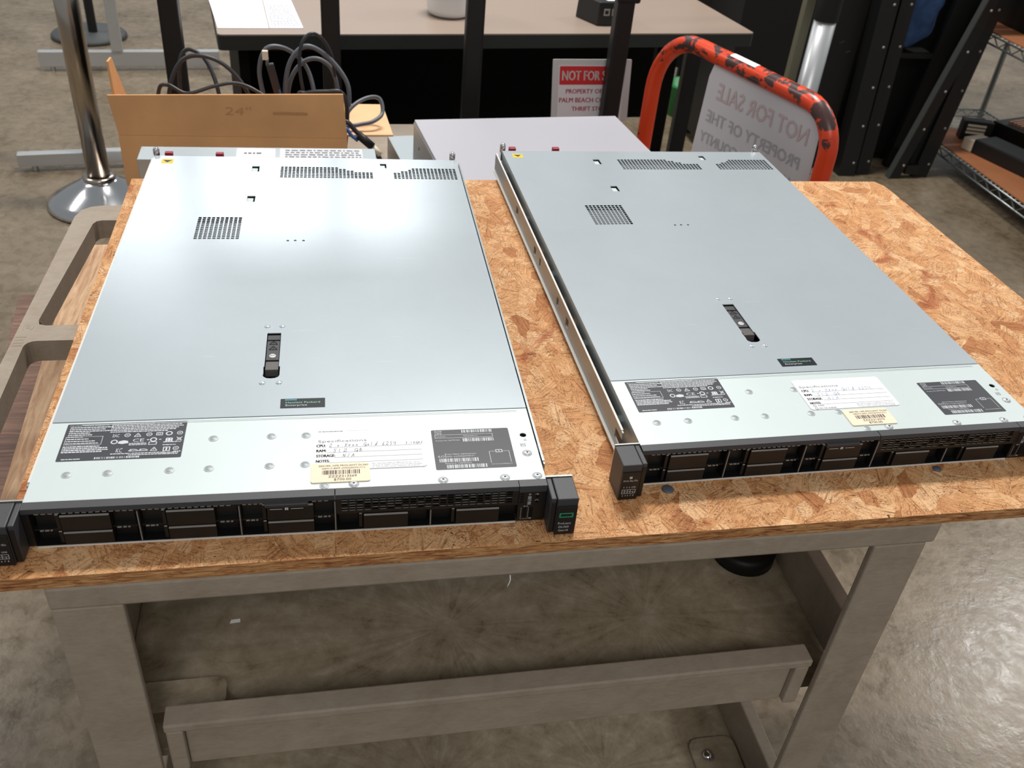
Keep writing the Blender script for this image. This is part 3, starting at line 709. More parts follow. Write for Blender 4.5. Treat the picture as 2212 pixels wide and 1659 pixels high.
# pull tab above the third bay
m = MB(); m.hexa([(0.1912, YF - 0.0016, 0.0335), (0.2262, YF - 0.0016, 0.0335), (0.2270, YF + 0.001, 0.0335), (0.1905, YF + 0.001, 0.0335), (0.1905, YF - 0.0030, 0.0378), (0.2270, YF - 0.0030, 0.0378), (0.2270, YF + 0.004, 0.0392), (0.1905, YF + 0.004, 0.0392)])
pt = m.build('pull_tab', M_BLACKTOP, server, 0.0006)
m = MB(); PF = lambda x, y, z: (x, YF - 0.0011, y)
patch(m, 0.2072, 0.0302, 0.2100, 0.0328, 0, PF); patch(m, 0.1948, 0.0312, 0.2050, 0.0317, 0, PF); patch(m, 0.2122, 0.0312, 0.2225, 0.0317, 0, PF)
patch(m, 0.2083, 0.0306, 0.2089, 0.0319, -1, lambda x, y, z: (x, YF - 0.0012, y), 1)
m.build('tab_print', [M_LABELW, M_INK], pt)
# control panel
m = MB()
m.hexa([(0.4098, YF, 0.0362), (W_, YF, 0.0362), (W_, 0.0, 0.0362), (0.4098, 0.0, 0.0362), (0.4098, YF + 0.0008, ZT - 0.0004), (W_, YF + 0.0008, ZT - 0.0004), (W_, 0, ZT - 0.0002), (0.4098, 0, ZT - 0.0002)], 1)
m.box(0.4098, YF + 0.0004, 0.0012, W_, 0.0, 0.0362)
for i in range(4): m.box(0.4112, YF + 0.0002, 0.0232 + i * 0.0032, 0.4142, YF + 0.0005, 0.0248 + i * 0.0032, 2)
for x in (0.4158, 0.4218): m.box(x - 0.0012, YF + 0.0002, 0.0055, x + 0.0022, YF + 0.0005, 0.0170, 2)
for x, z in ((0.4253, 0.0290), (0.4253, 0.0225)): m.box(x, YF + 0.0002, z, x + 0.0028, YF + 0.0005, z + 0.0024, 2)
cp = m.build('control_panel', [M_BLACK, M_BLACKTOP, M_DARK], server)
for z in (0.0276, 0.0212):
    m = MB(); m.box(0.4180, YF - 0.0004, z, 0.4212, YF + 0.0004, z + 0.0034); m.build('panel_button', M_RIV, cp, 0.0003)
m = MB(); CF = lambda x, y, z: (x, YF + 0.0003 - z, y)
text(m, 'UID', 0.4180, 0.0252, 0.0036, 0.0014, 0, CF); text(m, 'iLO', 0.4150, 0.0184, 0.0040, 0.0015, 0, CF)
ring(m, 0.4196, 0.0330, 0.0010, 0.0010, 0.0003, 0, 10, CF, 0, 120, 420); line(m, (0.4196, 0.0331), (0.4196, 0.0343), 0.0003, 0, CF)
line(m, (0.4245, 0.0330), (0.4258, 0.0330), 0.0003, 0, CF); line(m, (0.4258, 0.0330), (0.4263, 0.0342), 0.0003, 0, CF); line(m, (0.4263, 0.0342), (0.4268, 0.0318), 0.0003, 0, CF); line(m, (0.4268, 0.0330), (0.4280, 0.0330), 0.0003, 0, CF)
for i in range(3): patch(m, 0.4246 + i * 0.0012, 0.0256 + (i % 2) * 0.0006, 0.4254 + i * 0.0012, 0.0262 + (i % 2) * 0.0006, 0, CF)
for i in range(8):
    z0 = 0.0036 + i * 0.0018
    patch(m, 0.4128, z0, 0.4131, z0 + 0.0011, 0, CF); patch(m, 0.4194, z0, 0.4197, z0 + 0.0011, 0, CF)
for i in range(5): patch(m, 0.4130 + i * 0.0013, 0.0034, 0.4138 + i * 0.0013, 0.0037, 0, CF)
patch(m, 0.4144, 0.0056, 0.4180, 0.0060, 0, CF); patch(m, 0.4206, 0.0056, 0.4240, 0.0060, 0, CF)
dashes(m, 0.4206, 0.0036, 0.4240, 0.0009, 0, 5, CF)
m.build('panel_print', M_LABELW, cp)
# ears
def ear(sx):
    X = 0.0 if sx < 0 else W_
    m = MB()
    def hb(xa, xb, ya, yb, za, zb, mi=0): m.box(min(X + sx * xa, X + sx * xb), ya, za, max(X + sx * xa, X + sx * xb), yb, zb, mi)
    hb(0.0006, 0.0054, -0.0260, 0.0015, 0.0015, ZT - 0.0012)
    hb(0.0060, 0.0250, -0.0275, 0.0015, 0.0005, ZT - 0.0006)
    e = m.build('ear_handle', [M_BLACKTOP], server, 0.0009)
    m = MB()
    def hb2(xa, xb, ya, yb, za, zb, mi=0): m.box(min(X + sx * xa, X + sx * xb), ya, za, max(X + sx * xa, X + sx * xb), yb, zb, mi)
    hb2(0.0064, 0.0246, -0.0288, -0.0272, 0.0010, 0.0345); hb2(0.0010, 0.0052, -0.0266, -0.0258, 0.002, 0.0375)
    m.build('ear_face', M_BLACK, e, 0.0005)
    m = MB()
    def hb3(xa, xb, ya, yb, za, zb, mi=0): m.box(min(X + sx * xa, X + sx * xb), ya, za, max(X + sx * xa, X + sx * xb), yb, zb, mi)
    hb3(0.0, 0.0246, 0.0016, 0.0030, 0.004, ZT + 0.0004)
    m.build('ear_bracket', M_GLINT, e)
    return e
eL = ear(-1); eR = ear(1)
m = MB(); EF = lambda x, y, z: (x, -0.0290, y); x0 = W_ + 0.0085
text(m, 'ProLiant', x0, 0.0136, 0.0118, 0.0024, 0, EF); text(m, 'DL360', x0 + 0.001, 0.0093, 0.0092, 0.0024, 0, EF); text(m, 'Gen10', x0 + 0.001, 0.0050, 0.0090, 0.0024, 0, EF)
rectline(m, x0 + 0.0002, 0.0218, x0 + 0.0128, 0.0272, 0.0012, 0, EF, 1)
m.build('ear_print', [M_LABELW, M_GREEN], eR)
m = MB(); x0 = -0.0226
text(m, 'Drive Bay IDs', x0, 0.0238, 0.0138, 0.0020, 0, EF); rectline(m, x0 + 0.0054, 0.0272, x0 + 0.0080, 0.0298, 0.0007, 0, EF); patch(m, x0 + 0.0063, 0.0281, x0 + 0.0071, 0.0289, 0, EF)
for i, c in enumerate('135'): text(m, c, x0 + 0.0012 + i * 0.0026, 0.0158, 0.0010 if c != '1' else 0.0005, 0.0017, 0, EF)
text(m, 'UMB', x0 + 0.0088, 0.0158, 0.0042, 0.0017, 0, EF)
rectline(m, x0, 0.0088, x0 + 0.0134, 0.0140, 0.0004, 0, EF); patch(m, x0, 0.0112, x0 + 0.0134, 0.0115, 0, EF)
for i in range(1, 4): patch(m, x0 + i * 0.0027, 0.0088, x0 + i * 0.0027 + 0.0004, 0.0140, 0, EF)
patch(m, x0 + 0.0108, 0.0088, x0 + 0.0112, 0.0113, 0, EF)
for i, c in enumerate('24678'): text(m, c, x0 + 0.0010 + i * 0.0026, 0.0055, 0.0011, 0.0017, 0, EF)
m.build('ear_print', M_LABELW, eL)

# ---- labels common to both servers ----
ZP = ZT - 0.0004
m = MB(); m.prism(rrect(0.0141, 0.0497, 0.1169, 0.1010, 0.001, 2), ZP, ZP + 0.00015)
rl = m.build('regulatory_label', M_LABELK, server)
m = MB(); z = ZP + 0.00028
X0, Y0 = 0.0141, 0.0497
def g(fx, fy): return X0 + fx * 0.1028, Y0 + fy * 0.0513
x, y = g(0.025, 0.935); text(m, 'Hewlett Packard Enterprise', x, y, 0.033, 0.0017, z)
for i in range(6): x, y = g(0.03, 0.885 - i * 0.052); dashes(m, x, y, x + (0.036, 0.03, 0.036, 0.018, 0.02, 0.013)[i], 0.0014, z, i)
x, y = g(0.02, 0.42); rectline(m, x, y, x + 0.031, y + 0.0115, 0.0004, z)
for i in range(3): dashes(m, x + 0.001, y + 0.0075 - i * 0.003, x + (0.02, 0.025, 0.028)[i], 0.0013, z, 20 + i)
for i in range(4): x, y = g(0.02, 0.36 - i * 0.048); dashes(m, x, y, x + (0.030, 0.037, 0.038, 0.034)[i], 0.0016, z, 30 + i)
for i in range(6): x, y = g(0.37, 0.955 - i * 0.045); dashes(m, x, y, x + (0.036, 0.061, 0.062, 0.058, 0.057, 0.049)[i], 0.0014, z, 40 + i)
def ico(fx, fy, kind):
    x, y = g(fx, fy)
    if kind == 'o': ring(m, x, y, 0.0026, 0.0026, 0.0007, z); patch(m, x - 0.0010, y - 0.0005, x + 0.0010, y + 0.0005, z)
    if kind == 'oo': ring(m, x, y, 0.0030, 0.0030, 0.0011, z)
    if kind == 'tri': tri(m, x, y - 0.0022, 0.0056, 0.0048, 0.0007, z); patch(m, x - 0.0003, y - 0.0012, x + 0.0003, y + 0.0008, z)
    if kind == 'sq': rectline(m, x - 0.0028, y - 0.0022, x + 0.0028, y + 0.0022, 0.0007, z); ring(m, x, y, 0.0014, 0.0014, 0.0005, z, 10)
    if kind == 'd4':
        m.prism([(px + x, py + y) for px, py in rrect(-0.003, -0.003, 0.003, 0.003, 0.0008, 2)], z, z, 0, [[(x + sx * 0.0013 + 0.0007 * math.cos(k), y + sy * 0.0013 + 0.0007 * math.sin(k)) for k in (0, 1.57, 3.14, 4.71)] for sx, sy in ((-1, -1), (1, -1), (1, 1), (-1, 1))])
    if kind == 'bin': line(m, (x - 0.0024, y - 0.0026), (x + 0.0024, y + 0.0026), 0.0007, z); line(m, (x + 0.0024, y - 0.0026), (x - 0.0024, y + 0.0026), 0.0007, z); rectline(m, x - 0.0016, y - 0.0018, x + 0.0016, y + 0.0016, 0.0005, z); patch(m, x - 0.002, y - 0.0042, x + 0.002, y - 0.0034, z)
x, y = g(0.40, 0.60); text(m, 'EAC', x, y, 0.0055, 0.0042, z)
ico(0.52, 0.645, 'o'); ico(0.605, 0.64, 'tri'); ico(0.70, 0.65, 'o'); ico(0.785, 0.655, 'sq'); ico(0.865, 0.66, 'oo'); ico(0.955, 0.665, 'o')
ico(0.425, 0.47, 'oo'); x, y = g(0.455, 0.445); m.prism([(x, y - .001), (x + .004, y - .002), (x + .009, y - .001), (x + .0085, y + .002), (x + .005, y + .0032), (x + .001, y + .002)], z, z)
x, y = g(0.575, 0.455); text(m, 'CE', x, y, 0.0095, 0.0044, z)
ico(0.745, 0.50, 'oo'); x, y = g(0.69, 0.49); patch(m, x, y, x + 0.002, y + 0.001, z); x, y = g(0.79, 0.49); patch(m, x, y, x + 0.002, y + 0.001, z)
ico(0.875, 0.475, 'd4'); ico(0.958, 0.50, 'bin')
x, y = g(0.71, 0.36); rectline(m, x, y, x + 0.007, y + 0.0042, 0.0007, z)
for i, (a, b, c) in enumerate(((0.55, 0.40, 0.015), (0.55, 0.365, 0.015), (0.83, 0.41, 0.012), (0.83, 0.335, 0.011), (0.42, 0.135, 0.018), (0.565, 0.135, 0.03), (0.565, 0.095, 0.03), (0.83, 0.125, 0.015), (0.85, 0.09, 0.012), (0.93, 0.15, 0.006), (0.04, 0.035, 0.016), (0.14, 0.03, 0.004))):
    x, y = g(a, b); dashes(m, x, y, x + c, 0.0012, z, 60 + i)
x, y = g(0.46, 0.18); text(m, 'KC', x, y, 0.005, 0.0058, z)
for fx in (0.57, 0.65):
    x, y = g(fx, 0.20); ring(m, x + .003, y, 0.0042, 0.0030, 0.0008, z, 12, FLAT, 0, 0, 180); patch(m, x - 0.001, y, x + 0.007, y + 0.0008, z); patch(m, x, y + 0.001, x + 0.0012, y + 0.003, z)
ico(0.765, 0.24, 'tri'); x, y = g(0.84, 0.17); rectline(m, x, y, x + 0.006, y + 0.0062, 0.0009, z); patch(m, x + .0022, y, x + .0036, y + .005, z); ico(0.945, 0.245, 'o')
x, y = g(0.30, 0.03); bars(m, x, y, x + 0.037, y + 0.0024, z, 30, 9)
m.build('label_print', M_LABELW, rl)

m = MB(); m.prism(rrect(0.3382, 0.0178, 0.4115, 0.0743, 0.0014, 3), ZP, ZP + 0.00015)
ql = m.build('serial_label', M_LABELK, server)
m = MB()
rectline(m, 0.3415, 0.0706, 0.3478, 0.0726, 0.0004, z); text(m, 'HPE', 0.3416, 0.0675, 0.0062, 0.0020, z)
bars(m, 0.3668, 0.0690, 0.3955, 0.0732, z, 26, 11); rectline(m, 0.3412, 0.0618, 0.3955, 0.0668, 0.0004, z)
text(m, 'Serial No.', 0.3426, 0.0634, 0.0090, 0.0016, z); text(m, 'MXQ94701Y1', 0.3680, 0.0634, 0.0130, 0.0016, z)
text(m, 'Product No. 867959-B21', 0.3416, 0.0576, 0.0222, 0.0016, z); bars(m, 0.3668, 0.0560, 0.3955, 0.0608, z, 26, 12)
text(m, 'iLO', 0.3416, 0.0345, 0.0058, 0.0028, z); patch(m, 0.3482, 0.0338, 0.3486, 0.0400, z)
text(m, 'User Name: Administrator', 0.3494, 0.0378, 0.0276, 0.0017, z); text(m, 'DNS: ILOMXQ94701Y1', 0.3494, 0.0346, 0.0252, 0.0016, z)
bars(m, 0.3424, 0.0278, 0.3778, 0.0328, z, 30, 13); text(m, 'Password: VZ8VRZGG', 0.3472, 0.0252, 0.0240, 0.0016, z); bars(m, 0.3482, 0.0192, 0.3846, 0.0240, z, 30, 14)
for a in ((0.3888, 0.0248, 0.3892, 0.0406), (0.4072, 0.0248, 0.4076, 0.0406), (0.3888, 0.0403, 0.3945, 0.0407), (0.4020, 0.0403, 0.4076, 0.0407)): patch(m, *a, z)
rectline(m, 0.3950, 0.0388, 0.4014, 0.0428, 0.0007, z); patch(m, 0.3979, 0.0390, 0.3985, 0.0426, z)
text(m, 'hpe.com/qref/dl360gen10', 0.3892, 0.0222, 0.0190, 0.0012, z)
m.build('label_print', M_LABELW, ql)

m = MB(); m.prism(rrect(0.1990, 0.1152, 0.2408, 0.1298, 0.0006, 2), ZT, ZT + 0.00025)
bd = m.build('maker_badge', M_PCB, server)
m = MB(); zb = ZT + 0.0004
text(m, 'Hewlett Packard', 0.2040, 0.1222, 0.0320, 0.0026, zb); text(m, 'Enterprise', 0.2040, 0.1180, 0.0200, 0.0026, zb, FLAT, 1)
rectline(m, 0.2036, 0.1268, 0.2138, 0.1288, 0.0004, zb, FLAT, 2)
m.build('badge_print', [M_MINT, M_LABELW, M_CYAN], bd)

server2 = copy_tree(server)
server2.location = (0.53435, 0.04081, BT); server2.rotation_euler = (0, 0, 0.03263)
tag(server, 'left silver rack server with pale front strip and dark pen notes on its spec sheet', 'server', 'rack servers on the strand board')
tag(server2, 'right silver rack server with faded blue pen notes on its spec sheet', 'server', 'rack servers on the strand board')

# ---- stickers that differ ----
def spec_sheet(sv, q, first):
    """paper specification sheet; q = lower left, width, height"""
    x0, y0, ww, hh = q
    m = MB(); m.prism(rrect(x0, y0, x0 + ww, y0 + hh, 0.0032, 4), ZP, ZP + 0.0008)
    sh = m.build('specification_sheet', M_PAPER, sv)
    m = MB(); z = ZP + 0.00092
    if first:
        text(m, 'Specifications', 0.2347, 0.0614, 0.0436, 0.0033, z, FLAT, 1)
        for s, x, y, w in (('CPU:', 0.2334, 0.0550, 0.0080), ('RAM:', 0.2334, 0.0480, 0.0086), ('STORAGE:', 0.2333, 0.0409, 0.0165), ('NOTES:', 0.2331, 0.0337, 0.0117)): [text(m, s, x + q_ * 0.00022, y, w, 0.0036, z) for q_ in (-1, 0, 1)]
        for xa, y in ((0.2446, 0.0537), (0.2424, 0.0467), (0.2494, 0.0396), (0.2446, 0.0327)): patch(m, xa, y, 0.3276, y + 0.00035, z, FLAT, 1)
        handwrite(m, '2 x Xeon Gold 6254', 0.2446, 0.0546, 0.0610, 0.0048, z, 0.0004, 2); handwrite(m, '3.10GHz', 0.3135, 0.0552, 0.0160, 0.0030, z, 0.0004, 2)
        handwrite(m, '512 Gb', 0.2478, 0.0474, 0.0280, 0.0044, z, 0.0004, 2); handwrite(m, 'N/A', 0.2562, 0.0403, 0.0120, 0.0042, z, 0.0004, 2)
        text(m, 'All merchandise is offered on an "as is,', 0.2822, 0.0290, 0.0420, 0.0015, z, FLAT, 1); text(m, 'where is" basis. There are no guarantees', 0.2822, 0.0267, 0.0438, 0.0015, z, FLAT, 1); text(m, 'or warranties, either express or implied.', 0.2822, 0.0246, 0.0424, 0.0013, z, FLAT, 1)
        rectline(m, 0.2350, 0.0766, 0.2376, 0.0774, 0.0003, z); dashes(m, 0.2385, 0.0766, 0.2580, 0.0008, z, 77); patch(m, 0.2600, 0.0768, 0.2812, 0.0770, z, FLAT, 1)
        pen = M_PEN
    else:
        text(m, 'Specifications', 0.1998, 0.0746, 0.0450, 0.0033, z, FLAT, 1)
        for s, x, y, w in (('CPU:', 0.1998, 0.0676, 0.0080), ('RAM:', 0.1998, 0.0606, 0.0086), ('STORAGE:', 0.1998, 0.0535, 0.0165), ('NOTES:', 0.1996, 0.0463, 0.0117)): [text(m, s, x + q_ * 0.00022, y, w, 0.0036, z) for q_ in (-1, 0, 1)]
        for xa, y in ((0.2105, 0.0666), (0.2088, 0.0596), (0.2164, 0.0525), (0.2114, 0.0455)): patch(m, xa, y, 0.2940, y + 0.00035, z, FLAT, 1)
        handwrite(m, '2 x Xeon Gold 6254', 0.2110, 0.0674, 0.0700, 0.0048, z, 0.00042, 2); handwrite(m, '512 Gb', 0.2140, 0.0602, 0.0280, 0.0044, z, 0.00042, 2); handwrite(m, 'N/A', 0.2226, 0.0532, 0.0140, 0.0042, z, 0.00042, 2)
        for s, y in (('WIPED', 0.0426), ('NO OS LICENSE', 0.0383)):
            rectline(m, 0.2010, y - 0.0004, 0.2040, y + 0.0024, 0.0004, z); text(m, s, 0.2058, y, 0.0075 if s == 'WIPED' else 0.019, 0.0021, z)
        text(m, 'All merchandise is offered on an "as is,', 0.2495, 0.0425, 0.0420, 0.0015, z, FLAT, 1); text(m, 'where is" basis. There are no guarantees', 0.2495, 0.0402, 0.0438, 0.0015, z, FLAT, 1); text(m, 'or warranties, either express or implied.', 0.2495, 0.0380, 0.0424, 0.0013, z, FLAT, 1)
        pen = M_PENB
    m.build('sheet_writing', [M_INK, M_INKL, pen], sh)
def price_sticker(sv, x0, y0, ww, hh, lines, seed):
    zb = ZP + 0.0011
    m = MB(); m.prism(rrect(x0, y0, x0 + ww, y0 + hh, 0.002, 3), ZP, zb)
    o = m.build('price_sticker', M_CREAM, sv)
    m = MB(); z = zb + 0.00015
    text(m, lines[0], x0 + 0.0068, y0 + 0.0202, 0.0428, 0.0020, z); text(m, lines[1], x0 + 0.0094, y0 + 0.0168, 0.0374, 0.0018, z)
    bars(m, x0 + 0.0098, y0 + 0.0098, x0 + 0.0422, y0 + 0.0152, z, 30, seed)
    text(m, lines[2], x0 + 0.0150, y0 + 0.0058, 0.0244, 0.0028, z); text(m, lines[3], x0 + 0.0198, y0 + 0.0017, 0.0148, 0.0028, z)
    m.build('sticker_print', M_INK, o)
spec_sheet(server, (0.2300, 0.0235, 0.1008, 0.0533), True)
price_sticker(server, 0.2288, 0.0072, 0.0510, 0.0248, ('SERVER, HPE PROLIANT DL360', 'GEN10 8SFF (MXQ94701Y1)', 'ZZZZ313569', '$700.00'), 21)
spec_sheet(server2, (0.1960, 0.0377, 0.1015, 0.0510), False)
price_sticker(server2, 0.2272, 0.0086, 0.0506, 0.0252, ('SERVER, HPE PROLIANT DL360', 'GEN10 8SFF (MXQ94701YC)', 'ZZZZ313570', '$700.00'), 22)


# ------------------------------------------------------------------ second cart behind with box and chassis
cart2 = thing('utility_cart', 'low tan-grey plastic cart behind the board holding the cardboard box and white chassis', 'cart', (-0.125, 0.815, 0), 0.06)
m = MB(); m.box(0.0, 0.0, 0.630, 1.04, 0.72, 0.660); m.build('deck', M_FOAM, cart2, 0.004)
for x, y in ((0.0, 0.0), (0.98, 0.0), (0.0, 0.66), (0.98, 0.66)):
    m = MB(); m.box(x + 0.004, y + 0.004, 0.09, x + 0.056, y + 0.056, 0.6302); m.build('leg', M_FOAM, cart2, 0.002)
m = MB(); m.box(0.01, 0.01, 0.2, 1.03, 0.71, 0.225); m.build('lower_shelf', M_FOAM, cart2, 0.003)
for x, y in ((0.03, 0.03), (1.01, 0.03), (0.03, 0.69), (1.01, 0.69)):
    m = MB(); m.lathe([(0, -0.016), (0.045, -0.016), (0.045, 0.016), (0, 0.016)], (x, y, 0.045), 20, 0, 'x'); m.build('caster_wheel', M_BPOWDER, cart2)

# cardboard box, open, with its flaps
DZ = 0.6605
bx = thing('cardboard_box', 'open brown cardboard box of cables on the rear cart', 'box', (-0.1535, 1.195, DZ), 0.012)
t = 0.0045; BW, BD, BH = 0.43, 0.215, 0.103
m = MB(); m.box(0, 0, 0, BW, BD, 0.004); m.box(0, 0, 0.004, BW, t, BH); m.box(0, BD - t, 0.004, BW, BD, BH); m.box(0, t, 0.004, t, BD - t, BH); m.box(BW - t, t, 0.004, BW, BD - t, BH)
m.build('box_body', M_CARD, bx, 0.001)
m = MB(); m.hexa([(0.001, 0, BH), (BW, 0, BH), (BW, t, BH), (0.001, t, BH), (-0.007, -0.006, 0.182), (BW - 0.006, -0.006, 0.194), (BW - 0.006, t - 0.006, 0.194), (-0.007, t - 0.006, 0.182)])
ff = m.build('front_flap', M_CARD, bx, 0.001)
m = MB(); FM = lambda x, y, z: (x, -0.0045 + z, y)
text(m, '24"', 0.20, 0.148, 0.05, 0.016, -0.0012, lambda x, y, z: (x, -0.0062 * (y - BH) / 0.085 - 0.0004, y), 0, 0.1, -0.006); dashes(m, 0.29, 0.150, 0.355, 0.006, 0, 8, lambda x, y, z: (x, -0.0062 * (y - BH) / 0.085 - 0.0004, y))
m.build('marker_writing', mat('faded_marker', (192, 140, 94), 0.8), ff)
m = MB(); m.hexa([(-0.002, 0.02, BH + 0.0003), (t, 0.02, BH + 0.0003), (t + 0.006, 0.12, BH + 0.0003), (0.0, 0.12, BH + 0.0003), (-0.004, 0.020, 0.236), (0.000, 0.020, 0.236), (0.003, 0.040, 0.238), (-0.001, 0.040, 0.238)])
m.build('side_flap', M_CARD, bx, 0.001)
m = MB(); m.hexa([(BW + 0.0003, 0.02, BH - 0.004), (BW + 0.095, 0.055, BH - 0.016), (BW + 0.083, 0.225, BH - 0.012), (BW + 0.0003, 0.20, BH - 0.004), (BW + 0.0003, 0.02, BH + 0.0005), (BW + 0.095, 0.055, BH - 0.0115), (BW + 0.083, 0.225, BH - 0.0075), (BW + 0.0003, 0.20, BH + 0.0005)])
m.build('side_flap', M_CARDIN, bx, 0.001)

# cables in the box
def arc(pts, n=10):
    P = [Vector(p) for p in pts]; out = []
    P = [P[0] * 2 - P[1]] + P + [P[-1] * 2 - P[-2]]
    for i in range(1, len(P) - 2):
        for k in range(n):
            u = k / n; a, b, c, d = P[i - 1:i + 3]
            out.append(0.5 * ((2 * b) + (c - a) * u + (2 * a - 5 * b + 4 * c - d) * u * u + (3 * b - a - 3 * c + d) * u ** 3))
    out.append(P[-2]); return out
def cable(pts, r, material, label, grp='cables in the cardboard box'):
    m = MB(); m.tube(arc(pts), r, 8); o = m.build('cable', material); return tag(o, label, 'cable', grp)
cable([(-0.075, 1.30, 0.68), (-0.072, 1.31, 0.80), (-0.04, 1.33, 0.868), (0.02, 1.33, 0.872), (0.07, 1.32, 0.83), (0.10, 1.30, 0.76), (0.11, 1.29, 0.68)], 0.0042, M_CABLE, 'thick black cable arching over the left half of the cardboard box')
cable([(-0.06, 1.36, 0.70), (-0.055, 1.37, 0.83), (-0.04, 1.38, 0.872), (-0.005, 1.37, 0.862), (0.02, 1.34, 0.81), (0.03, 1.32, 0.70)], 0.0042, M_CABLE, 'black cable hooped behind the leftmost arch in the cardboard box')
cable([(-0.10, 1.28, 0.70), (-0.085, 1.28, 0.818), (-0.065, 1.28, 0.834), (-0.03, 1.27, 0.822), (0.02, 1.28, 0.834), (0.06, 1.29, 0.838), (0.10, 1.28, 0.828), (0.13, 1.27, 0.80), (0.15, 1.26, 0.70)], 0.0038, M_CABLE, 'black cable lying low along the left rim of the cardboard box')
cable([(0.135, 1.28, 0.70), (0.115, 1.30, 0.80), (0.108, 1.31, 0.86), (0.125, 1.32, 0.90), (0.165, 1.33, 0.895), (0.20, 1.33, 0.86), (0.215, 1.31, 0.80), (0.22, 1.30, 0.70)], 0.0045, M_CABLEG, 'grey coiled cable whose loop is the left one of the right bundle')
cable([(0.152, 1.27, 0.70), (0.155, 1.28, 0.81), (0.168, 1.29, 0.88), (0.20, 1.30, 0.912), (0.24, 1.30, 0.895), (0.275, 1.29, 0.855), (0.283, 1.28, 0.82), (0.275, 1.27, 0.77), (0.26, 1.26, 0.70)], 0.0046, M_CABLEG, 'grey cable forming the widest hoop above the right half of the box')
cable([(0.16, 1.30, 0.70), (0.162, 1.31, 0.82), (0.19, 1.32, 0.872), (0.23, 1.32, 0.88), (0.258, 1.31, 0.84), (0.265, 1.30, 0.70)], 0.0044, M_CABLEG, 'grey cable forming the inner hoop of the right bundle')
cable([(0.21, 1.25, 0.70), (0.198, 1.26, 0.80), (0.188, 1.27, 0.88), (0.195, 1.28, 0.925), (0.217, 1.29, 0.940), (0.242, 1.30, 0.915), (0.255, 1.31, 0.86), (0.26, 1.31, 0.70)], 0.0034, M_CABLE, 'thin black cable rising in the tallest loop above the cardboard box')
cable([(0.16, 1.24, 0.70), (0.180, 1.25, 0.822), (0.20, 1.25, 0.836), (0.24, 1.25, 0.840), (0.268, 1.25, 0.838), (0.278, 1.25, 0.80), (0.27, 1.25, 0.70)], 0.0045, M_CABLE, 'black cable crossing low over the right rim of the cardboard box')
cable([(0.24, 1.22, 0.70), (0.262, 1.24, 0.765), (0.285, 1.27, 0.80), (0.318, 1.30, 0.812), (0.345, 1.31, 0.808), (0.35, 1.29, 0.785), (0.33, 1.265, 0.776), (0.30, 1.25, 0.774), (0.268, 1.235, 0.770), (0.25, 1.22, 0.735)], 0.0042, M_CABLEG, 'grey cable coil spilling over the right flap of the cardboard box')
c = cable([(0.255, 1.25, 0.74), (0.2727, 1.225, 0.789), (0.2952, 1.22, 0.7705), (0.3134, 1.215, 0.7564), (0.330, 1.21, 0.737), (0.343, 1.205, 0.715), (0.347, 1.19, 0.69), (0.347, 1.17, 0.666)], 0.0048, M_CABLE, 'black cable with a pale plug hanging out at the right end of the box')
m = MB(); m.tube([(0.2990, 1.205, 0.770), (0.3260, 1.20, 0.748)], 0.0085, 10); m.build('plug_boot', M_BPOWDER, c)
m = MB(); m.tube([(0.3262, 1.20, 0.7475), (0.3420, 1.195, 0.7330)], 0.0070, 4); m.build('plug', M_BEIGEP, c)
c = cable([(0.255, 1.24, 0.73), (0.2715, 1.215, 0.778), (0.285, 1.21, 0.767), (0.298, 1.207, 0.757)], 0.0036, M_BLUEB, 'short blue cable beside the pale plug at the right of the box')
# upright plug
pl = thing('cable_plug', 'black plug with blue side and pale tip standing in the box', 'plug', (0.151, 1.27, 0.812), 0.0)
m = MB(); m.hexa([(0.0, 0, -0.06), (0.014, 0, -0.06), (0.014, 0.012, -0.06), (0.0, 0.012, -0.06), (-0.027, 0, 0.070), (-0.013, 0, 0.073), (-0.013, 0.012, 0.073), (-0.027, 0.012, 0.070)]); m.build('plug_body', M_CABLE, pl, 0.002)
m = MB(); m.hexa([(0.0012, -0.002, -0.01), (0.0065, -0.002, -0.01), (0.0065, -0.0004, -0.01), (0.0012, -0.0004, -0.01), (-0.006, -0.002, 0.022), (-0.003, -0.002, 0.024), (-0.003, -0.0004, 0.024), (-0.006, -0.0004, 0.022)]); m.build('blue_tab', M_BLUEB, pl)
m = MB(); m.box(-0.033, 0.001, 0.079, -0.022, 0.011, 0.096); m.build('plug_tip', M_BEIGEP, pl, 0.001)
m = MB(); m.box(-0.0275, 0.003, 0.068, -0.0215, 0.009, 0.081); m.build('plug_neck', M_CABLEG, pl)

# slim chassis just behind the left server
ch = thing('metal_chassis', 'slim grey metal chassis with white stickers just behind the left server', 'chassis', (-0.085, 1.000, DZ), 0.02)
m = MB(); m.box(0, 0, 0, 0.412, 0.058, 0.137); m.build('chassis_body', M_LAVS, ch, 0.001)
m = MB(); m.prism(rrect(0.165, 0.006, 0.232, 0.052, 0.002), 0.1372, 0.1375); s_ = m.build('white_sticker', M_PAPER, ch)
m = MB(); dashes(m, 0.178, 0.026, 0.212, 0.008, 0.1378, 4, wmin=0.004, wmax=0.009, gap=0.002); m.build('sticker_print', M_INKL, s_)
m = MB(); m.prism(rrect(0.240, 0.004, 0.388, 0.054, 0.002), 0.1372, 0.1375); s_ = m.build('white_sticker', mat('pale_grey_sticker', (206, 208, 212), 0.5), ch)
m = MB(); 
for i in range(4): dashes(m, 0.25, 0.012 + i * 0.010, 0.385, 0.005, 0.1378, 14 + i, wmin=0.003, wmax=0.012, gap=0.003)
m.build('sticker_print', M_INKL, s_)

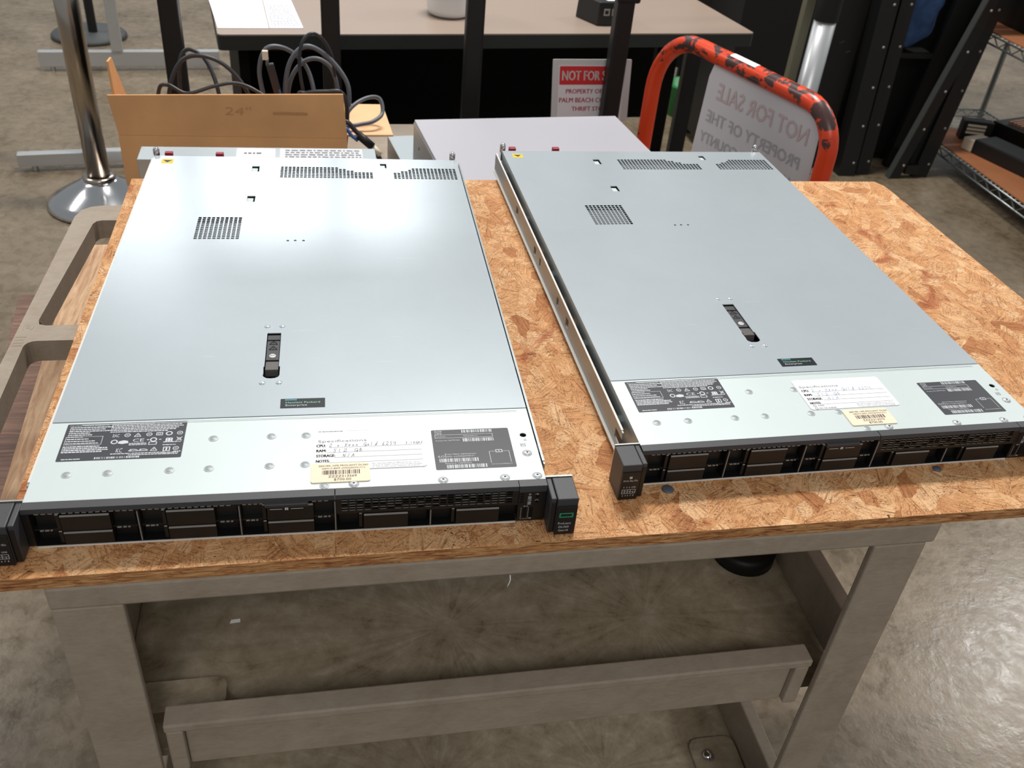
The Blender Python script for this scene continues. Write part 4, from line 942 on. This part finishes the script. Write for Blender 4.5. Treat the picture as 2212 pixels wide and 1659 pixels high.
# white chassis stacked on a lower one
ch2 = thing('metal_chassis', 'bottom grey metal chassis peeking out left below the lavender-white one', 'chassis', (0.432, 0.905, DZ), 0.150)
m = MB(); m.box(0, 0, 0, 0.44, 0.455, 0.0500); m.build('chassis_body', M_LAVS, ch2, 0.001)
ch3 = thing('metal_chassis', 'large plain lavender-white chassis stacked behind the right server', 'chassis', (0.4525, 0.862, DZ + 0.0505), 0.118)
m = MB(); m.box(0, 0, 0, 0.4346, 0.357, 0.0004 + 0.0885); m.build('chassis_body', [M_LAV], ch3, 0.0015)
m = MB(); m.box(-0.0012, 0.0, 0.004, -0.0002, 0.357, 0.083); m.build('side_panel', M_LAVS, ch3)
for y in (0.30, 0.17):
    m = MB(); m.lathe([(0, -0.0022), (0.003, -0.0016), (0.003, -0.0012)], (0, y, 0.05), 10, 0, 'x'); m.build('side_screw', M_INK, ch3)

# ------------------------------------------------------------------ orange hand truck with a paper sign
hx, hy = 0.3131, -0.9497     # direction of the top bar
ht = thing('hand_truck', 'orange tubular hand truck with chipped paint behind the right server', 'hand truck', (1.0261, 1.5865, 0), math.atan2(hy, hx))
HWD = 0.594; R = 0.145
pts = [(0, 0, 0.075), (0, 0, 0.35), (0, 0, 0.62), (0, 0, 0.90 - R)]
pts += [(R * (1 - math.cos(a)), 0, 0.90 - R + R * math.sin(a)) for a in [math.radians(90 * k / 10) for k in range(1, 11)]]
R2 = 0.085
pts += [(0.3, 0, 0.90), (HWD - R2, 0, 0.90)] + [(HWD - R2 + R2 * math.sin(a), 0, 0.90 - R2 + R2 * math.cos(a)) for a in [math.radians(90 * k / 8) for k in range(1, 9)]]
pts += [(HWD, 0, 0.62), (HWD, 0, 0.35), (HWD, 0, 0.075)]
m = MB(); m.tube(pts, 0.0190, 14); m.build('tube_frame', M_ORANGE, ht)
m = MB(); m.box(-0.02, -0.02, 0.055, HWD + 0.02, 0.14, 0.075); m.build('toe_plate', M_ORANGE, ht, 0.003)
m = MB(); m.tube([(0, 0, 0.33), (HWD, 0, 0.33)], 0.012, 10); m.build('cross_bar', M_ORANGE, ht)
for x in (0.05, HWD - 0.05):
    m = MB(); m.lathe([(0, -0.015), (0.0275, -0.015), (0.0275, 0.015), (0, 0.015)], (x, 0.04, 0.0275), 18, 0, 'x'); m.build('wheel', M_BPOWDER, ht)
m = MB(); 
for k in range(7):
    pass
SEG = [(0.265 + 0.012 * k) for k in range(8)]
for a, b in zip(SEG, SEG[1:]):
    for q in range(5):
        a0, a1 = math.radians(55 + q * 16), math.radians(55 + (q + 1) * 16); r = 0.0197
        m.quad((a, -r * math.cos(a0), 0.90 + r * math.sin(a0)), (b, -r * math.cos(a0), 0.90 + r * math.sin(a0)), (b, -r * math.cos(a1), 0.90 + r * math.sin(a1)), (a, -r * math.cos(a1), 0.90 + r * math.sin(a1)))
m.build('white_tape', M_PAPER, ht)
# the sheet hanging from the bar, printed side away
sg = thing('paper_sign', 'white paper sheet hung reverse side out on the orange hand truck', 'sign', (1.0261, 1.5865, 0), math.atan2(hy, hx))
SHP = lambda u, v, z: (u, -0.004 + z - 0.010 * math.sin(u * 9) * (0.88 - v) / 0.2, v)
m = MB(); nu, nv = 14, 10
for side, off in ((0, 0.0), (1, 0.0008)):
    vs = []
    for i in range(nu + 1):
        for j in range(nv + 1):
            u = 0.205 + 0.358 * i / nu; v = 0.60 + 0.281 * j / nv
            if j == nv and i in (0, nu): u += 0.008 if i == 0 else -0.008
            vs.append(SHP(u, v, off))
    m.add(vs, [((i * (nv + 1) + j), ((i + 1) * (nv + 1) + j), ((i + 1) * (nv + 1) + j + 1), (i * (nv + 1) + j + 1))[::(1 if side == 0 else -1)] for i in range(nu) for j in range(nv)], 0, True)
sb = m.build('sheet', M_SHEETBACK, sg)
m = MB(); FS = lambda x, y, z: SHP(x, y, -0.0012)
for tx, x, y, w_, h_, mt in (('NOT FOR SALE', 0.245, 0.815, 0.29, 0.036, M_SHOWR), ('PROPERTY OF THE', 0.228, 0.760, 0.30, 0.026, M_SHOW), ('PALM BEACH COUNTY', 0.222, 0.712, 0.312, 0.024, M_SHOW), ('THRIFT STORE', 0.25, 0.665, 0.25, 0.024, M_SHOW)):
    m = MB(); text(m, tx, x, y, w_, h_, 0, FS, 0, 0, 0.008, True); m.build('show_through_line', mt, sb)

# ------------------------------------------------------------------ black rack frame with four uprights
rk = thing('steel_rack', 'black steel rack of four square uprights between the box and the desk', 'rack', (-0.125, 1.772, 0), 0.0)
for x in (0.0, 0.3725, 0.7255, 1.1045):
    m = MB(); m.box(x - 0.0225, -0.0225, 0.03, x + 0.0225, 0.0225, 1.55)
    if x > 1: m.box(x - 0.0265, -0.0265, 0.915, x + 0.034, 0.0265, 0.985)
    m.build('upright', M_BPOWDER, rk, 0.006)
m = MB(); m.box(-0.0225, -0.03, 0.0, 1.127, 0.03, 0.0302); m.build('base_rail', M_BPOWDER, rk, 0.003)
m = MB(); m.box(-0.0225, -0.02, 1.5502, 1.127, 0.02, 1.59); m.build('top_rail', M_BPOWDER, rk, 0.003)

# ------------------------------------------------------------------ desk
AZ = math.radians(8.41)
dk = thing('desk', 'beige-topped black desk behind the uprights', 'desk', (-0.0434, 1.9628, 0), AZ)
m = MB(); m.prism(rrect(0.0, 0.0, 1.598, 0.76, 0.012), 0.737, 0.7405, 0); m.prism(rrect(-0.0015, -0.0015, 1.5995, 0.7615, 0.014), 0.700, 0.7369, 1)
m.build('desk_top', [M_BEIGE, M_DESKE], dk)
for x in (0.052,):
    m = MB(); m.box(x, 0.09, 0.0, x + 0.028, 0.70, 0.6998); m.build('side_panel', M_DESKK, dk, 0.001)
m = MB(); m.box(1.452, 0.30, 0.0, 1.512, 0.34, 0.6998); m.build('leg', M_DESKK, dk, 0.002)
m = MB(); m.box(0.0804, 0.62, 0.248, 1.585, 0.638, 0.6998); m.build('modesty_panel', M_DESKK, dk, 0.001)
def ond(X, Y, Z=0.0): c, s = math.cos(AZ), math.sin(AZ); return (-0.0434 + c * X - s * Y, 1.9628 + s * X + c * Y, Z)
# papers
DT = 0.7408
m = MB(); m.prism([(-0.100, 2.310), (-0.048, 2.0185), (0.082, 2.036), (0.048, 2.330)][::-1], DT, DT + 0.0012)
o = m.build('paper_sheet', M_PAPER); tag(o, 'blank white paper sheet on the left corner of the desk', 'paper')
m = MB(); m.prism([(0.050, 2.34), (0.0845, 2.0375), (0.173, 2.0500), (0.128, 2.36)][::-1], DT, DT + 0.0010)
o = m.build('paper_sheet', mat('printed_sheet', (226, 228, 240), 0.6)); tag(o, 'white sheet with a grey printed table beside the blank paper on the desk', 'paper')
m = MB()
for i in range(14):
    u = i / 14; dashes(m, 0, 0, 0.075, 0.006, 0, 90 + i, lambda x, y, z, u=u: (0.0885 - 0.030 * u + x * 0.97, 2.062 + 0.22 * u + y + x * 0.13, DT + 0.0013), 0, 0.003, 0.009, 0.002)
m.build('table_print', M_INKL, o)
# white jug
jg = MB(); jg.lathe([(0, 0), (0.052, 0), (0.063, 0.006), (0.067, 0.02), (0.068, 0.10), (0.060, 0.15), (0.03, 0.18), (0.02, 0.185), (0.02, 0.205), (0, 0.205)], (0.592, 2.262, 0.7407), 32)
o = jg.build('plastic_jug', M_WHITEP); tag(o, 'white plastic jug standing on the middle of the desk', 'jug')
# black adapter box
ad = thing('adapter_box', 'black box with two square ports on the desk behind the fourth upright', 'adapter', (1.033, 2.200, 0.7407), 0.0)
aq = [(0, 0), (0.105, 0.015), (0.06, 0.13), (-0.046, 0.10)]
m = MB(); m.hexa([(x, y, 0) for x, y in aq] + [(x * 0.96 + 0.002, y * 0.96 + 0.002, 0.068) for x, y in aq]); m.build('adapter_body', M_BPOWDER2, ad, 0.003)
for x in (0.016, 0.042):
    m = MB(); m.prism(rect(x, 0.030, x + 0.019, 0.049), -0.0012, 0.002, 0, [rect(x + 0.004, 0.034, x + 0.015, 0.045)], None, lambda a, b, c: (a, a * 0.145 - 0.0010 - c * 0.5, b)); m.build('port', M_GLINTD, ad)
m = MB(); m.prism([(0.03, 0.022), (0.075, 0.028), (0.055, 0.08), (0.012, 0.07)], 0.0682, 0.0688); m.build('white_label', M_PAPER, ad)

# NOT FOR SALE sign leaning on the desk front
ns = thing('paper_sign', 'white sign with a red NOT FOR SALE header behind the fourth upright', 'sign', (0.8290, 1.7965, 0.588), 0.012)
m = MB(); SN = lambda x, y, z: ((x * 0.74) - 0.009 * y / 0.166 + 0.004 * x * y, -z + 0.006, y * 0.755 + 0.02 * x)
m.prism(rrect(0.0, 0.0, 0.290, 0.222, 0.004), -0.0015, 0.0, 0, (), None, SN); fr_ = m.build('sign_frame', mat('sign_frame_white', (206, 206, 208), 0.5), ns)
m = MB(); m.prism(rrect(0.022, 0.0, 0.264, 0.202, 0.003), 0.0003, 0.0010, 0, (), None, SN); sh_ = m.build('sign_sheet', mat('sign_paper', (232, 228, 236), 0.6), ns)
m = MB(); ZN = 0.0016
m.prism(rrect(0.026, 0.134, 0.260, 0.199, 0.003), ZN, ZN, 1, (), None, SN)
for q_ in (-1, 0, 1):
    text(m, 'NOT FOR SALE', 0.036 + q_ * 0.0008, 0.150, 0.214, 0.034, ZN + 0.0007, SN, 0)
    for tx, x, y, w_, h_ in (('PROPERTY OF THE', 0.052, 0.103, 0.180, 0.016), ('PALM BEACH COUNTY', 0.028, 0.071, 0.228, 0.017), ('THRIFT STORE', 0.076, 0.040, 0.142, 0.016)): text(m, tx, x + q_ * 0.0005, y, w_, h_, ZN, SN, 2)
m.build('sign_print', [M_PAPER, M_RED, M_REDT], sh_)

# ------------------------------------------------------------------ left background: stanchions, T-feet
sp = thing('stanchion', 'polished steel stanchion post with a domed chrome base at the left', 'stanchion', (-0.543, 2.52, 0))
m = MB(); m.lathe([(0, 0.0), (0.176, 0.0), (0.178, 0.010), (0.172, 0.022), (0.15, 0.036), (0.10, 0.064), (0.064, 0.084), (0.055, 0.092), (0, 0.092)], (0, 0, 0), 48); m.build('dome_base', M_CHROME, sp)
m = MB(); m.lathe([(0.052, 0.0922), (0.054, 0.100), (0.048, 0.106), (0.037, 0.106)], (0, 0, 0), 32); m.build('collar', M_STEELPOST, sp)
m = MB(); m.cyl((0, 0, 0.1062), 0.0365, 0.92, 32, 0, 'z'); 
for i in range(len(m.sm)): m.sm[i] = len(m.f[i]) == 4
m.build('post', M_STEELPOST, sp)
d2 = thing('stanchion', 'dark stanchion with a flat round rubber base far left behind', 'stanchion', (-0.962, 4.46, 0))
m = MB(); m.lathe([(0, 0), (0.178, 0), (0.178, 0.014), (0.168, 0.024), (0, 0.026)], (0, 0, 0), 40); m.build('round_base', M_DISC, d2)
m = MB(); m.cyl((0.02, 0, 0.026), 0.022, 0.95, 20); m.build('post', M_BPOWDER, d2)
def tfoot(x, y, L, ang, lab, up, hgt=0.052):
    t_ = thing('garment_rack_base', lab, 'rack base', (x, y, 0), ang)
    m = MB(); m.box(0, -0.018, 0.020, L, 0.018, 0.020 + hgt); m.build('foot_bar', M_SILVER, t_, 0.002)
    for q in (0.05, L - 0.05): m = MB(); m.cyl((q, 0, 0.0), 0.011, 0.0202, 14); m.build('levelling_foot', M_SILVER, t_)
    m = MB(); m.box(up - 0.024, -0.024, 0.0202 + hgt, up + 0.024, 0.024, 1.35); m.build('square_post', M_SILVER, t_, 0.003)
tfoot(-1.0623, 3.912, 0.78, 0.13, 'silver rack base with a square upright beyond the steel post', 0.335, 0.068)
tfoot(-0.876, 2.788, 0.80, 0.16, 'silver rack base bar running behind the domed chrome base', 0.245, 0.046)

# ------------------------------------------------------------------ right background
cb = thing('rack_cabinet', 'tall black rack cabinet with smudged side behind the orange hand truck', 'cabinet', (1.80, 2.92, 0), 0.0)
m = MB(); m.box(0, 0.0, 0.04, 0.52, 0.45, 1.95); m.build('cabinet_body', M_BPOWDER, cb, 0.004)
for x, y in ((0.04, 0.04), (0.48, 0.04), (0.04, 0.41), (0.48, 0.41)):
    m = MB(); m.cyl((x, y, 0), 0.025, 0.0402, 14); m.build('cabinet_foot', M_BPOWDER, cb)
m = MB(); rnd = random.Random(3)
for i in range(16):
    x, z = rnd.uniform(0.20, 0.48), rnd.uniform(0.1, 1.0); l_ = rnd.uniform(0.005, 0.028)
    line(m, (x, z), (x + l_, z + l_ * 0.4), rnd.uniform(0.003, 0.007), 0, lambda a, b, c: (a, -0.0006, b))
m.build('scuff_marks', mat('dusty_scuff', (58, 60, 60), 0.8), cb)
# black uprights and a green bin seen inside the handle loop
m = MB(); m.box(1.556, 2.78, 0.0, 1.614, 2.82, 1.30); o = m.build('black_post', M_BPOWDER, None, 0.003); tag(o, 'black post beside the paper sheet, seen inside the orange handle loop', 'post')
gb = MB(); gb.lathe([(0, 0.0), (0.080, 0.0), (0.096, 0.135), (0.102, 0.14), (0.102, 0.150), (0.090, 0.150), (0.074, 0.012), (0, 0.012)], (1.885, 3.55, 0.0), 28)
lc = thing('low_cabinet', 'black cabinet raised on legs behind the green bin', 'cabinet', (1.45, 3.72, 0))
m = MB(); m.box(0, 0, 0.17, 0.62, 0.40, 1.10); m.build('cabinet_body', M_BPOWDER, lc, 0.003)
for x, y in ((0.02, 0.02), (0.57, 0.02), (0.02, 0.35), (0.57, 0.35)):
    m = MB(); m.box(x, y, 0, x + 0.03, y + 0.03, 0.1702); m.build('leg', M_BPOWDER, lc)
# poles
pz = thing('pole', 'satin silver pole with a black upper sleeve at the right', 'pole', (1.816, 2.30, 0))
m = MB(); m.cyl((0, 0, 0.01), 0.036, 0.755, 28); 
for i in range(len(m.sm)): m.sm[i] = len(m.f[i]) == 4
m.build('silver_tube', M_SILVER, pz)
m = MB(); m.cyl((0, 0, 0.7652), 0.040, 0.6, 28); m.build('black_sleeve', M_BPOWDER, pz)
m = MB(); m.cyl((0, 0, 0), 0.06, 0.0102, 28); m.build('pole_base', M_BPOWDER, pz)
pz = thing('pole', 'thin olive-grey square pole left of the silver pole', 'pole', (1.8155, 2.44, 0))
m = MB(); m.box(-0.0165, -0.0165, 0, 0.0165, 0.0165, 1.4); m.build('square_tube', M_OLIVE, pz, 0.003)
# leaning black rack panels with screws
rkA = thing('server_rack', 'black open rack with two screw-dotted rails right of the silver pole', 'rack', (2.43, 2.84, 0))
def rail(par, xb, xt, w_, z1, y0=0.0, dp=0.05, nm='rail', zb=0.0):
    m = MB(); sl = (xt - xb) / 0.7164
    f_ = lambda z: xb + sl * z
    m.hexa([(f_(zb), y0, zb), (f_(zb) + w_, y0, zb), (f_(zb) + w_, y0 + dp, zb), (f_(zb), y0 + dp, zb), (f_(z1), y0, z1), (f_(z1) + w_, y0, z1), (f_(z1) + w_, y0 + dp, z1), (f_(z1), y0 + dp, z1)])
    r = m.build(nm, M_BPOWDER2, par, 0.002)
    for k in range(9):
        z = 0.06 + k * 0.16
        if z > z1: break
        s_ = MB(); s_.lathe([(0.0055, 0), (0.0045, -0.002), (0, -0.0028)], (f_(z) + w_ * 0.75, y0, z), 10, 0, 'y'); s_.build('rail_screw', M_GLINTD, r)
    return sl
rail(rkA, -0.075, -0.115, 0.075, 1.6); rail(rkA, 0.015, -0.020, 0.060, 1.6, 0.02); 
m = MB(); m.box(-0.07, 0.075, 0.0, 0.09, 0.15, 0.03); m.build('rack_base', M_BPOWDER, rkA, 0.002)
m = MB(); m.hexa([(-0.075, 0.051, 0.0), (0.075, 0.051, 0.0), (0.075, 0.074, 0.0), (-0.075, 0.074, 0.0), (-0.16, 0.051, 1.6), (0.0, 0.051, 1.6), (0.0, 0.074, 1.6), (-0.16, 0.074, 1.6)]); m.build('back_panel', M_BPOWDER, rkA)
rkB = thing('server_rack', 'black rack door leaning right with a bright worn edge beside the wire shelf', 'rack', (2.65, 2.82, 0))
rail(rkB, -0.070, 0.092, 0.050, 1.6, 0.0, 0.03, 'worn_rail'); rail(rkB, 0.052, 0.122, 0.070, 1.6, 0.02, 0.06)
m = MB(); sl = 0.162 / 0.7164
m.hexa([(-0.0722, -0.001, 0.0), (-0.0668, -0.001, 0.0), (-0.0668, 0.03, 0.0), (-0.0722, 0.03, 0.0), (-0.0722 + sl * 1.6, -0.001, 1.6), (-0.0668 + sl * 1.6, -0.001, 1.6), (-0.0668 + sl * 1.6, 0.03, 1.6), (-0.0722 + sl * 1.6, 0.03, 1.6)])
m.build('worn_edge', mat('worn_edge_metal', (66, 68, 67), 0.45, 0.0), rkB)
m = MB(); m.box(0.0, 0.004, 0.02, 0.06, 0.03, 0.06); m.build('bottom_rail', M_BPOWDER2, rkB)
m = MB(); m.hexa([(-0.03, 0.10, 0.10), (0.12, 0.10, 0.10), (0.12, 0.13, 0.10), (-0.03, 0.13, 0.10), (0.13, 0.10, 1.6), (0.33, 0.10, 1.6), (0.33, 0.13, 1.6), (0.13, 0.13, 1.6)]); m.build('back_panel', M_BPOWDER, rkB)
m = MB(); m.box(-0.02, 0.125, 0.0, 0.02, 0.16, 0.11); m.box(0.07, 0.125, 0.0, 0.11, 0.16, 0.11); m.build('foot', M_BPOWDER, rkB)
# black screen behind the racks
# dark cabinet standing behind the leaning racks
dc = thing('rack_cabinet', 'black cabinet in deep shade behind the leaning rack rails', 'cabinet', (2.40, 3.03, 0))
m = MB(); m.box(0, 0, 0.03, 0.38, 0.40, 1.9); m.build('cabinet_body', M_BPOWDER, dc, 0.004)
m = MB(); m.box(0.02, 0.02, 0.0, 0.36, 0.38, 0.0302); m.build('plinth', M_BPOWDER, dc)
m = MB(); m.box(0.095, -0.11, 0.48, 0.26, -0.0005, 0.50); m.build('shelf_ledge', M_BPOWDER, dc)
# blue denim bundle on that ledge
bm = bmesh.new(); bmesh.ops.create_icosphere(bm, subdivisions=4, radius=1.0)
for v in bm.verts:
    p = v.co; n_ = 0.10 * math.sin(p.x * 5 + p.z * 3) + 0.07 * math.sin(p.y * 7 - p.z * 6) + 0.05 * math.sin(p.z * 13 + p.x * 4)
    v.co = Vector((p.x * 0.085 * (1 + n_), p.y * 0.050 * (1 + n_), p.z * 0.22 * (1 + n_ * 0.6)))
    v.co.x += 0.10 * (v.co.z + 0.1)
me = bpy.data.meshes.new('denim_bundle'); 
zmin = min(v.co.z for v in bm.verts)
for v in bm.verts: v.co.z -= zmin
bm.to_mesh(me); bm.free(); me.materials.append(M_DENIM)
for p in me.polygons: p.use_smooth = True
o = bpy.data.objects.new('denim_bundle', me); COL.objects.link(o); o.location = (2.565, 2.965, 0.5005); tag(o, 'blue denim cloth bundle stuffed between the black rack rails', 'cloth')

# wire shelf unit
ws = thing('wire_shelf', 'wire shelving unit with orange-brown boards at the right edge', 'shelf', (2.86, 2.10, 0))
SW, SD = 0.52, 1.34
def wire_level(z):
    m = MB()
    for zz in (z, z - 0.032):
        m.tube([(0, 0, zz), (0, SD, zz)], 0.004, 6); m.tube([(SW, 0, zz), (SW, SD, zz)], 0.004, 6); m.tube([(0, 0, zz), (SW, 0, zz)], 0.004, 6); m.tube([(0, SD, zz), (SW, SD, zz)], 0.004, 6)
    def zig(a, b, n):
        A, B = Vector(a), Vector(b); pts = []
        for i in range(n + 1):
            p = A.lerp(B, i / n); p.z = z if i % 2 else z - 0.032; pts.append(p)
        m.tube(pts, 0.003, 5)
    zig((0, 0, 0), (0, SD, 0), 30); zig((SW, 0, 0), (SW, SD, 0), 30); zig((0, SD, 0), (SW, SD, 0), 14)
    o = m.build('shelf_frame', M_WIRE, ws)
    m = MB()
    for i in range(48): y = SD * (i + 0.5) / 48; m.tube([(0, y, z + 0.0035), (SW, y, z + 0.0035)], 0.0018, 5)
    m.build('wire_deck', M_WIRE, o)
wire_level(0.10); wire_level(0.595)
for x, y in ((0, 0), (SW, 0), (0, SD), (SW, SD)):
    m = MB(); m.cyl((x, y, 0), 0.0135, 1.5, 14); m.build('shelf_post', M_WIRE, ws)
m = MB(); m.box(2.868, 2.12, 0.1056, 3.37, 3.14, 0.1115); o = m.build('shelf_board', M_LINER, None, 0.001); tag(o, 'orange-brown board lining the lower wire shelf', 'board')
m = MB(); m.box(2.868, 2.12, 0.6006, 3.37, 3.20, 0.6065); o = m.build('shelf_board', M_LINER, None, 0.001); tag(o, 'orange-brown board lining the upper wire shelf', 'board')
# devices on the lower shelf
dv = thing('electronic_device', 'long black device with a beige end block on the lower shelf board', 'device', (2.93, 2.90, 0.1118), -1.28)
m = MB(); m.box(0.05, 0.0, 0.0, 0.62, 0.13, 0.062); m.hexa([(0.62, 0.0, 0), (0.72, 0.01, 0), (0.72, 0.13, 0), (0.62, 0.13, 0), (0.62, 0.0, 0.062), (0.72, 0.02, 0.03), (0.72, 0.13, 0.03), (0.62, 0.13, 0.062)]); m.build('device_body', M_BPOWDER2, dv, 0.006)
m = MB(); m.box(-0.005, 0.0, 0.0, 0.0495, 0.11, 0.052); m.build('end_block', M_BEIGEP, dv, 0.004)
dv = thing('heat_sink_box', 'black box with ribbed tan grille at the right of the lower shelf', 'device', (3.13, 3.02, 0.1118), -1.25)
m = MB(); m.box(0, 0, 0, 0.42, 0.24, 0.085); m.build('device_body', M_BPOWDER, dv, 0.004)
for i in range(18):
    m = MB(); m.box(0.055 + i * 0.019, 0.03, 0.0852, 0.063 + i * 0.019, 0.21, 0.098); m.build('fin', mat('tan_fin', (168, 130, 104), 0.6), dv)
dv = thing('connector_block', 'small black device with pale contacts at the far end of the lower shelf', 'device', (2.985, 3.01, 0.1118), -0.3)
m = MB(); m.box(0, 0, 0, 0.13, 0.055, 0.085); m.build('device_body', M_BPOWDER, dv, 0.003)
for i in range(3):
    m = MB(); m.box(0.018, -0.0016, 0.030 + i * 0.016, 0.098, -0.0002, 0.040 + i * 0.016); m.build('contact_strip', M_BEIGEP, dv)
m = MB(); m.box(2.99, 2.45, 0.6068, 3.34, 3.12, 0.84); o = m.build('device_case', M_BPOWDER, None, 0.004); tag(o, 'black equipment case on the upper wire shelf', 'case')
o = gb.build('plastic_bin', M_GREENP); tag(o, 'green plastic bin half hidden behind the black posts and hanging paper', 'bin')
